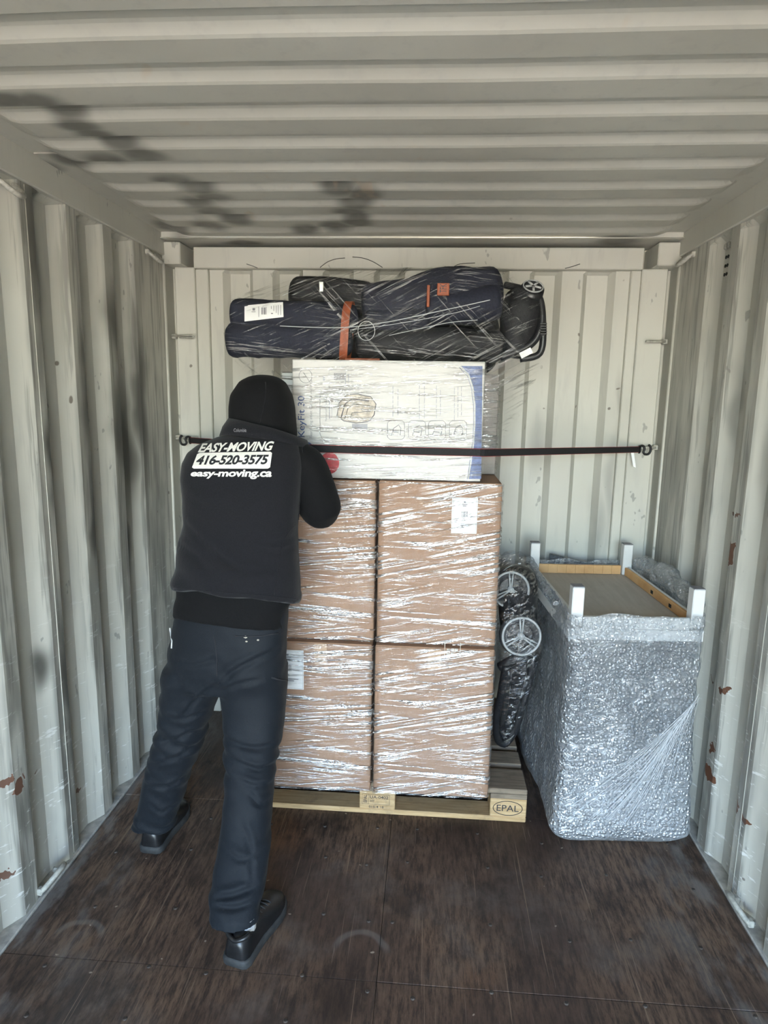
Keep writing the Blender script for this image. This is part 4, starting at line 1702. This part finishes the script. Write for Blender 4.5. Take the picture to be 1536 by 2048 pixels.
cloth('vest_fleece', (.0075, .0075, .0098), (.0115, .0115, .0145), .95, 300, .08)
cloth('black_jersey', (.0030, .0030, .0036), (.0050, .0050, .0058), .9, 300, .02)
cloth('trouser_cloth', (.0065, .0090, .0128), (.0092, .0122, .0170), .7, 350, .03)
plain('skin', (.52, .30, .21), .5, var=.06)
plain('shoe_leather', (.012, .012, .013), .35, var=.3)
plain('shoe_sole', (.035, .036, .037), .7, var=.3)
plain('sock_white', (.7, .7, .7), .9)
plain('vest_print', (.86, .83, .77), .8, var=.03, scale=200)
plain('vest_print_dark', (.02, .02, .024), .9)

PE = empty('person', pxz(400, 1800, 0))
PE.location.z = 0
tag(PE, 'person in dark work clothes leaning on the load and tightening the strap', 'person')

pelvis = [(1205, 352, 582, 2.03, .118), (1250, 343, 578, 2.03, .128), (1290, 336, 577, 2.03, .135), (1330, 331, 576, 2.03, .14), (1366, 333, 572, 2.03, .12)]
legL = [(1330, 331, 446, 2.035, .105), (1370, 328, 442, 2.04, .10), (1400, 325, 433, 2.05, .096), (1450, 318, 414, 2.065, .09), (1500, 306, 399, 2.08, .085),
        (1550, 291, 379, 2.10, .08), (1600, 281, 364, 2.115, .076), (1630, 272, 354, 2.125, .078), (1648, 268, 350, 2.13, .078)]
legR = [(1330, 440, 576, 2.02, .112), (1370, 441, 575, 2.01, .108), (1400, 446, 573, 2.00, .10), (1450, 450, 568, 1.98, .095), (1500, 452, 557, 1.955, .09),
        (1550, 453, 549, 1.92, .086), (1600, 450, 547, 1.89, .084), (1650, 445, 543, 1.86, .08), (1700, 436, 539, 1.82, .08), (1750, 426, 534, 1.78, .078),
        (1790, 419, 525, 1.745, .078), (1815, 421, 522, 1.725, .078), (1832, 424, 520, 1.715, .078)]
torso = [(1246, 345, 577, 2.03, .132, .006, .035), (1215, 346, 577, 2.03, .134), (1190, 352, 588, 2.03, .130), (1100, 362, 592, 2.05, .120), (1000, 372, 592, 2.09, .122), (930, 372, 600, 2.12, .120),
         (905, 388, 598, 2.135, .105), (888, 410, 592, 2.145, .09), (872, 445, 582, 2.15, .07)]
vest = [(1191, 345, 600, 2.02, .142, .008, .042), (1182, 344, 603, 2.02, .144, .008, .041), (1140, 349, 602, 2.03, .140, .006, .030), (1100, 356, 600, 2.05, .134), (1050, 367, 598, 2.07, .132),
        (1000, 366, 601, 2.09, .136), (960, 361, 606, 2.11, .140), (930, 363, 609, 2.12, .134), (908, 373, 608, 2.135, .120), (892, 393, 603, 2.145, .102), (876, 430, 594, 2.15, .082), (868, 452, 585, 2.15, .06)]
hood = [(750, 515, 545, 2.225, .030), (754, 500, 557, 2.222, .065), (763, 482, 570, 2.216, .095), (790, 465, 583, 2.212, .118), (815, 462, 588, 2.21, .125), (840, 462, 590, 2.205, .126),
        (865, 464, 592, 2.20, .122), (890, 468, 590, 2.185, .112), (912, 472, 585, 2.175, .10)]
YAWP = R(-7)

# arms: right arm bent beside the load, left arm hidden in front of the body
shR, elR, wrR = px(605, 930, 2.145), px(642, 1019, 2.145), Vector((-.425, 2.295, 1.425))
shL, elL, wrL = px(412, 945, 2.16), Vector((-.735, 2.335, 1.225)), Vector((-.665, 2.52, 1.405))


def arm(a, e, w, k=1.0):
    pts = [a + Vector((math.copysign(.07, -.5 - a.x), .005, .012)), a, a.lerp(e, .5) + Vector((math.copysign(.008, a.x + .5), -.005, .005)), e, e.lerp(w, .5), w]
    return catmull(pts, 6), [r.x * k for r in catmull([Vector((x, 0, 0)) for x in (.062, .073, .070, .067, .058, .040)], 6)]


def hand(wrist, g, A, N):
    """fist closed over the strap at g; A runs along the strap, N points from the load to the palm"""
    A, N, Z = Vector(A).normalized(), Vector(N).normalized(), Vector((0, 0, 1))
    out = []
    palm0 = g + N * .036 - Z * .050
    palm1 = g + N * .034 + Z * .004
    out.append(tube_data([wrist, wrist.lerp(palm0, .6), palm0, palm0.lerp(palm1, .6), palm1], [.026, .030, .040, .043, .040], 16, flat=.42, up=N))
    for o_, L in ((-.032, .92), (-.011, 1.0), (.010, .97), (.030, .80)):
        b = g + A * o_ + N * .034 + Z * .000
        pts = [b, b + Z * .024 * L - N * .004, b + Z * .034 * L - N * .024, b + Z * .020 * L - N * .042]
        out.append(tube_data(catmull(pts, 4), [.0096] * 5 + [.0090] * 5 + [.0082] * 3, 10))
        out.append(sph(pts[-1], .0082))
    tb = palm0 + A * .034 + Z * .010
    pts = [tb, tb + A * .016 + Z * .020 - N * .006, g + A * .030 + N * .018 - Z * .012, g + A * .012 + N * .016 - Z * .014]
    out.append(tube_data(catmull(pts, 4), [.0125] * 5 + [.0110] * 5 + [.0095] * 3, 10))
    return out


gR = Vector((-.455, 2.400, 1.486))
gL = Vector((-.610, 2.577, 1.478))
parts = [ring_rows([(v, a + 12, b - 12, y, r - .018) for v, a, b, y, r, *_ in torso], YAWP),
         ring_rows([(v, a + 12, b - 12, y, r - .02) for v, a, b, y, r in pelvis], YAWP),
         ring_rows([(v, a + 16, b - 16, y, r - .022) for v, a, b, y, r in legL]),
         ring_rows([(v, a + 18, b - 18, y, r - .022) for v, a, b, y, r in legR])]
for (a, e, w) in ((shR, elR, wrR), (shL, elL, wrL)):
    p_, r_ = arm(a, e, w, .72)
    parts.append(tube_data(p_, r_, 16))
# head with a face, turned a little to the right, and the neck
hc_ = px(527, 812, 2.205)
fd = Vector((.32, .95, -.12)).normalized()
sd_ = Vector((.95, -.32, 0)).normalized()
parts.append(sph(hc_ + Vector((0, .006, .004)), .088, .92, 1.05, 1.0))
parts.append(sph(hc_ + fd * .030 - Vector((0, 0, .050)), .070, .95, 1.0, 1.05))
parts.append(tube_data([hc_ + fd * .094 + Vector((0, 0, .012)), hc_ + fd * .112 - Vector((0, 0, .022)), hc_ + fd * .100 - Vector((0, 0, .032))], [.009, .015, .010], 10))
for s in (-1, 1):
    parts.append(sph(hc_ + fd * .086 + sd_ * .034 * s + Vector((0, 0, .018)), .016))
    parts.append(sph(hc_ + sd_ * .080 * s - Vector((0, 0, .004)), .018, .5, 1, 1.5))
    parts.append(sph(hc_ + fd * .082 + sd_ * .014 * s - Vector((0, 0, .058)), .015, 1.2, 1, .6))
parts.append(tube_data([px(525, 900, 2.155), hc_ - Vector((0, .01, .06))], [.062, .058], 18))
for (w, g, A, N) in ((wrR, gR, (.66, -.75, 0), (-.75, -.66, 0)), (wrL, gL, (-.66, .75, 0), (-.75, -.66, 0))):
    parts += hand(w, g, A, N)
V, F, N_ = fuse(parts, .0065, 2, .4)
body = mesh_obj('body', V, F, 'skin', PE, True)


def fold(V, N, f):
    return [v + n * f(v) for v, n in zip(V, N)]


def nz(v, sx, sy, sz, seed):
    return noise.noise(Vector((v.x * sx + seed, v.y * sy + seed * .7, v.z * sz)))


def crease(V, F, N, lines, depth=.009, width=.010):
    """press cloth creases along lines that lie on the garment"""
    b = BVHTree.FromPolygons(V, F)
    pts = []
    for ln_ in lines:
        amp = ln_[0]
        q = catmull([Vector((x, y, 0)) for x, y in ln_[1:]], 12)
        for i, w in enumerate(q):
            d = ray(w.x, w.y).normalized()
            h = b.ray_cast(CAM, d)
            if h[0] is not None:
                e = math.sin(math.pi * (i + .5) / len(q)) ** .5
                pts.append((h[0], amp * e))
    kd_ = KDTree(len(pts))
    for i, (q, _) in enumerate(pts):
        kd_.insert(q, i)
    kd_.balance()
    out = []
    for v, n in zip(V, N):
        co, i, dist = kd_.find(v)
        if dist > .06:
            out.append(v)
            continue
        a = pts[i][1]
        # sharp valley with a soft ridge above it
        above = 1.0 if v.z > co.z else .45
        k = -depth * a * math.exp(-(dist / (width * .7)) ** 2) + depth * .75 * a * above * math.exp(-((dist - width * 1.7) / width) ** 2)
        out.append(v + n * k)
    return out


# trousers
V, F, N_ = fuse([ring_rows(pelvis, YAWP), ring_rows(legL), ring_rows(legR)], .0085, 5)


def trouser_fold(v):
    d = .005 * nz(v, 7, 7, 6, 1)
    # drag lines running down and across the seat and thighs
    d += .006 * (1 - abs(nz(v, 5, 5, 15, 3))) * (.4 + .6 * abs(nz(v, 3, 3, 3, 9))) - .005
    t = v.z + .55 * (v.x + .55)
    d += .004 * math.sin(t * 62 + 5 * nz(v, 6, 6, 6, 4)) * max(0, nz(v, 4, 4, 5, 12) + .15)
    for k0, w in ((.50, .07), (.08, .07)):        # knee hollow and stacked hem
        g = math.exp(-((v.z - k0) / w) ** 2)
        d += g * .005 * math.sin((v.z + .25 * v.x) * 95 + 4 * nz(v, 8, 8, 8, 5))
    return d


V = crease(V, F, N_, [
    (1.0, (452, 1478), (480, 1492), (515, 1498), (552, 1488)), (.9, (456, 1512), (490, 1532), (520, 1540), (548, 1530)), (.7, (470, 1552), (505, 1572), (546, 1568)),
    (.8, (500, 1590), (520, 1610), (545, 1600)), (.9, (438, 1374), (465, 1345), (510, 1320), (560, 1300)), (.7, (440, 1385), (480, 1368), (520, 1360)),
    (.8, (436, 1372), (400, 1395), (360, 1440)), (.7, (330, 1435), (365, 1440), (412, 1425)), (.8, (312, 1490), (350, 1480), (402, 1462)), (.6, (300, 1530), (340, 1520), (385, 1500)),
    (.7, (290, 1570), (330, 1575), (368, 1555)), (.6, (345, 1320), (390, 1330), (428, 1320)), (.9, (430, 1795), (470, 1790), (515, 1772)), (.8, (425, 1812), (470, 1816), (518, 1800)),
    (.6, (445, 1690), (480, 1720), (530, 1700)), (.6, (300, 1610), (325, 1625), (352, 1610)), (.5, (480, 1640), (500, 1700), (505, 1760))], .010, .010)
V = fold(V, N_, trouser_fold)
V = [Vector((v.x, v.y, max(v.z, .022))) for v in V]
TR = mesh_obj('trousers', V, F, 'trouser_cloth', PE, True)
TR['label'] = 'dark slate work trousers with zip pockets'
btr = BVHTree.FromPolygons(V, F)

# shirt: torso band showing under the vest plus sleeves
parts = [ring_rows(torso, YAWP)]
for (a, e, w) in ((shR, elR, wrR), (shL, elL, wrL)):
    p_, r_ = arm(a, e, w, 1.0)
    parts.append(tube_data(p_, r_, 22))
V, F, N_ = fuse(parts, .0085, 4)
V = fold(V, N_, lambda v: .004 * nz(v, 8, 8, 10, 2) + .0035 * math.sin((v.z * 70 + v.x * 40) + 4 * nz(v, 7, 7, 7, 6)) * max(0, nz(v, 5, 5, 5, 3)))
SH = mesh_obj('sweatshirt', V, F, 'black_jersey', PE, True)
SH['label'] = 'black long-sleeved sweatshirt'

# hood: shell open towards the face
V, F, N_ = fuse([ring_rows(hood, 0.0, 40, 2.3)], .009, 4)
V = fold(V, N_, lambda v: .003 * nz(v, 9, 9, 9, 2))
keep = []
for f in F:
    c = sum((V[i] for i in f), Vector()) / len(f)
    d = c - hc_
    if d.dot(fd) > .085 and -.085 < d.z < .055 and abs(d.dot(sd_)) < .068:
        continue
    keep.append(f)
HD = mesh_obj('hood', V, keep, 'black_jersey', PE, True)
HD['label'] = 'black hood pulled over the head'
# centre seam of the hood
bh = BVHTree.FromPolygons(V, F)


def cast(bv, u, v, off=.002, y=2.05):
    d = ray(u, v).normalized()
    h = bv.ray_cast(CAM, d)
    if h[0] is None:
        return px(u, v, y)
    nn = h[1] if h[1].dot(d) < 0 else -h[1]
    return h[0] + nn * off


tube('hood_seam', [cast(bh, u, v, .0006) for u, v in ((531, 764), (532, 780), (530, 800), (526, 820), (522, 836), (519, 846))], .0016, 'vest_fleece', HD, 6)

# vest
V, F, N_ = fuse([ring_rows(vest, YAWP, 48, 2.6)], .007, 1)
zh = px(475, 1195, 2.02).z


def vest_fold(v):
    d = .0035 * nz(v, 5, 5, 6, 7)
    t = v.z * 1.0 + .75 * v.x
    lo = max(0.0, min(1.0, (1.32 - v.z) / .2))
    d += lo * .012 * math.sin(t * 40 + 3.0 * nz(v, 5, 5, 5, 8)) * max(0, .25 + nz(v, 3, 3, 4, 15))
    if v.z < zh + .022:
        d += .0025
    return d


V = crease(V, F, N_, [
    (.8, (372, 1050), (410, 1090), (455, 1125), (500, 1150)), (.6, (352, 1085), (395, 1120), (430, 1160)), (.7, (510, 1078), (545, 1088), (592, 1072)), (.6, (520, 1100), (555, 1105), (588, 1095)),
    (.5, (430, 1180), (470, 1150), (520, 1140)), (.4, (380, 1000), (420, 1015), (470, 1012))], .008, .014)
V = fold(V, N_, vest_fold)
VE = mesh_obj('vest', V, F, 'vest_fleece', PE, True)
VE['label'] = 'charcoal fleece vest with white print on the back'
bv = BVHTree.FromPolygons(V, F)
# stitched lines: hem, armhole, side panel
for pts in ([(347, 1176), (400, 1180), (460, 1186), (520, 1190), (575, 1196), (592, 1198)],
            [(604, 893), (606, 930), (601, 970), (599, 1010), (597, 1040)],
            [(590, 1050), (570, 1075), (560, 1110), (554, 1150), (548, 1190)]):
    tube('seam', [cast(bv, u, v, .0010) for u, v in catmull([Vector((a, b, 0)) for a, b in pts], 4) and [(q.x, q.y) for q in catmull([Vector((a, b, 0)) for a, b in pts], 4)]],
         .0013, 'vest_fleece', VE, 5)

# collar: tilted standing band
cT0, cT1 = px(459, 838, 2.165), px(614, 880, 2.165)
cB0, cB1 = px(441, 874, 2.145), px(615, 896, 2.145)


def cring(a, b, ry, rz, grow=0.0, n=44):
    c, h = (a + b) / 2, (b - a) / 2
    h = h * (1 + grow / h.length)
    return [c + h * math.cos(2 * math.pi * k / n) + Vector((0, ry + grow, rz)) * math.sin(2 * math.pi * k / n) for k in range(n)]


rings = [cring(cB0, cB1, .112, -.022), cring(cB0.lerp(cT0, .5), cB1.lerp(cT1, .5), .116, -.022, .004), cring(cT0, cT1, .112, -.022), cring(cT0, cT1, .112, -.022, -.007),
         cring(cB0.lerp(cT0, .5), cB1.lerp(cT1, .5), .112, -.022, -.010), cring(cB0, cB1, .110, -.022, -.010)]
V, F = [], []
n = 44
for r_ in rings:
    V += r_
for i in range(len(rings)):
    for k in range(n):
        a, b = i * n + k, i * n + (k + 1) % n
        j = ((i + 1) % len(rings)) * n
        F.append((a, b, j + (k + 1) % n, j + k))
V = [v + Vector((0, 0, .004 * nz(v, 9, 9, 9, 4))) for v in V]
CO = mesh_obj('collar', V, F, 'vest_fleece', VE, True)
bc = BVHTree.FromPolygons(V, F)


def lettering(body, quad, mat, parent, bv_, off, bold, shear, spacing=1.0, y=2.0):
    """wrap flat lettering onto the cloth; quad = photo corners bl, br, tr, tl"""
    v, f, _ = text_data(body, bold, shear, spacing)
    bl, br, tr_, tl__ = [Vector((a, b)) for a, b in quad]
    W = []
    for a, b in v:
        q = (bl * (1 - a) + br * a) * (1 - b) + (tl__ * (1 - a) + tr_ * a) * b
        W.append(cast(bv_, q.x, q.y, off, y))
    return mesh_obj('lettering', W, f, mat, parent)


lettering('EASY-MOVING', ((396, 906), (545, 902), (549, 883), (402, 888)), 'vest_print', VE, bv, .0022, .030, .22, .96)
# rounded plate behind the phone number
bl, br, tr_, tl__ = [Vector(q) for q in ((384, 937.5), (540, 938), (544.5, 904), (396, 906.5))]
V, F = [], []
nx_, ny_ = 36, 12
idx = {}
for i in range(nx_ + 1):
    for j in range(ny_ + 1):
        a, b = i / nx_, j / ny_
        # round the corners
        ca = .03
        if a < ca or a > 1 - ca:
            e = (ca - min(a, 1 - a)) / ca
            b = .5 + (b - .5) * (1 - .16 * e * e)
        q = (bl * (1 - a) + br * a) * (1 - b) + (tl__ * (1 - a) + tr_ * a) * b
        V.append(cast(bv, q.x, q.y, .0020))
for i in range(nx_):
    for j in range(ny_):
        a = i * (ny_ + 1) + j
        F.append((a, a + ny_ + 1, a + ny_ + 2, a + 1))
plate = mesh_obj('number_plate_print', V, F, 'vest_print', VE, True)
lettering('416-520-3575', ((392, 931), (536, 930), (538, 910), (396, 912)), 'vest_print_dark', VE, bv, .0030, .034, .20, .94)
lettering('easy-moving.ca', ((382, 957), (543, 959), (544, 939), (383, 941)), 'vest_print', VE, bv, .0022, .030, .14, .96)
lettering('Columbia', ((468, 864), (493, 864), (493, 857), (468, 857)), 'print_grey', CO, bc, .0015, .0, .0)

# trouser details
tube('pocket_zip', [cast(btr, u, v, .002) for u, v in ((340, 1256), (341, 1268), (345, 1282), (344, 1297))], .0045, 'sock_white', TR, 6, flat=.5)
tube('pocket_zip', [cast(btr, u, v, .0015) for u, v in ((470, 1272), (490, 1273), (520, 1272), (545, 1268), (556, 1266))], .0022, 'vest_print_dark', TR, 6)
tube('pocket_zip', [cast(btr, u, v, .0015) for u, v in ((543, 1355), (555, 1358), (566, 1360), (574, 1361))], .0028, 'vest_print_dark', TR, 6)
tube('seat_seam', [cast(btr, u, v, .0008) for u, v in ((427, 1270), (431, 1290), (434, 1320), (434, 1350), (437, 1366))], .0016, 'vest_print_dark', TR, 6)
for (u, v, r_) in ((491, 1274, .006), (493, 1283, .004), (516, 1280, .004)):
    q = cast(btr, u, v, .0012)
    bm = bmesh.new()
    bmesh.ops.create_icosphere(bm, subdivisions=1, radius=r_, matrix=Matrix.Translation(q) @ Matrix.Diagonal((1.2, .25, .8, 1)))
    bm_obj('paint_spot', bm, 'print_beige', TR, True)


# shoes
def shoe(heel, toe_dir, label, L=.285):
    d = Vector((toe_dir[0], toe_dir[1], 0)).normalized()
    s = Vector((d.y, -d.x, 0))
    o = Vector((heel[0], heel[1], 0))
    prof = [(0.0, .022), (.02, .034), (.08, .041), (.20, .040), (.38, .040), (.55, .047), (.70, .052), (.82, .049), (.92, .038), (.98, .022), (1.0, .008)]
    hts = [.075, .088, .098, .104, .100, .088, .074, .064, .055, .044, .032]
    N = 18
    # sole
    V, F = [], []
    out = [(t * L, w) for t, w in prof] + [(t * L, -w) for t, w in reversed(prof)]
    lv = [(0.0, .004), (.004, 0.0), (.024, -.001), (.030, .002)]
    for z, ins in lv:
        for (t, w) in out:
            w2 = math.copysign(max(.002, abs(w) + .005 - ins), w)
            V.append(o + d * (t * (1 - 2 * ins / L) + ins) + s * w2 + Vector((0, 0, z)))
    n = len(out)
    for i in range(len(lv) - 1):
        for k in range(n):
            a, b = i * n + k, i * n + (k + 1) % n
            F.append((a, b, b + n, a + n))
    F += [tuple(reversed(range(n))), tuple(range((len(lv) - 1) * n, len(lv) * n))]
    sh = empty('shoe', o)
    sh.parent = PE
    sh.location = o - PE.location
    sh['label'] = label
    mesh_obj('sole', V, F, 'shoe_sole', sh, True)
    V, F = [], []
    for (t, w), h in zip(prof, hts):
        for k in range(N + 1):
            a = math.pi * k / N
            x = math.cos(a)
            V.append(o + d * (t * L * .985 + .002) + s * (w * math.copysign(abs(x) ** .75, x)) + Vector((0, 0, .028 + (h - .028) * math.sin(a) ** .8)))
    m = N + 1
    for i in range(len(prof) - 1):
        for k in range(N):
            a = i * m + k
            F.append((a, a + m, a + m + 1, a + 1))
    F.append(tuple(range(m)))
    F.append(tuple(reversed(range((len(prof) - 1) * m, len(prof) * m))))
    up = mesh_obj('upper', V, F, 'shoe_leather', sh, True)
    # stitched counter, collar and laces
    zt = lambda t: .028 + (interp(t) - .028)

    def interp(t):
        for (a, _), (b, _), h0_, h1_ in zip(prof, prof[1:], hts, hts[1:]):
            if a <= t <= b:
                return h0_ + (h1_ - h0_) * (t - a) / (b - a)
        return hts[-1]
    for t in (.44, .51, .58, .65):
        pts = []
        for k in range(9):
            x = -1 + 2 * k / 8
            z = .028 + (interp(t) - .028) * math.sqrt(max(0, 1 - (x * .6) ** 2)) ** .8
            pts.append(o + d * ((t + .012 * x) * L) + s * (x * .024) + Vector((0, 0, z + .003)))
        tube('lace', pts, .0022, 'shoe_sole', sh, 6)
    pts = []
    for k in range(13):
        a = math.pi * k / 12
        pts.append(o + d * (.10 * L - .10 * L * math.sin(a) * .9 + .004) + s * .036 * math.cos(a) + Vector((0, 0, .088 + .012 * abs(math.cos(a)))))
    tube('padded_collar', pts, .007, 'shoe_leather', sh, 8)
    return sh


hr = pxz(468, 1937, 0)
tr2 = pxz(545, 1799, .035)
shoe((hr.x, hr.y), (tr2.x - hr.x, tr2.y - hr.y), 'black leather shoe nearest the camera, seen from the heel')
hl = pxz(299, 1709, 0)
shoe((hl.x, hl.y), (.06, 1.0), 'black leather shoe beside the left wall')
tube('sock', [Vector((hr.x, hr.y, 0)) + (tr2 - hr).normalized() * .07 + Vector((.0, 0, .070)), Vector((hr.x, hr.y, 0)) + (tr2 - hr).normalized() * .07 + Vector((0, 0, .112))], [.033, .033], 'sock_white', PE, 16)
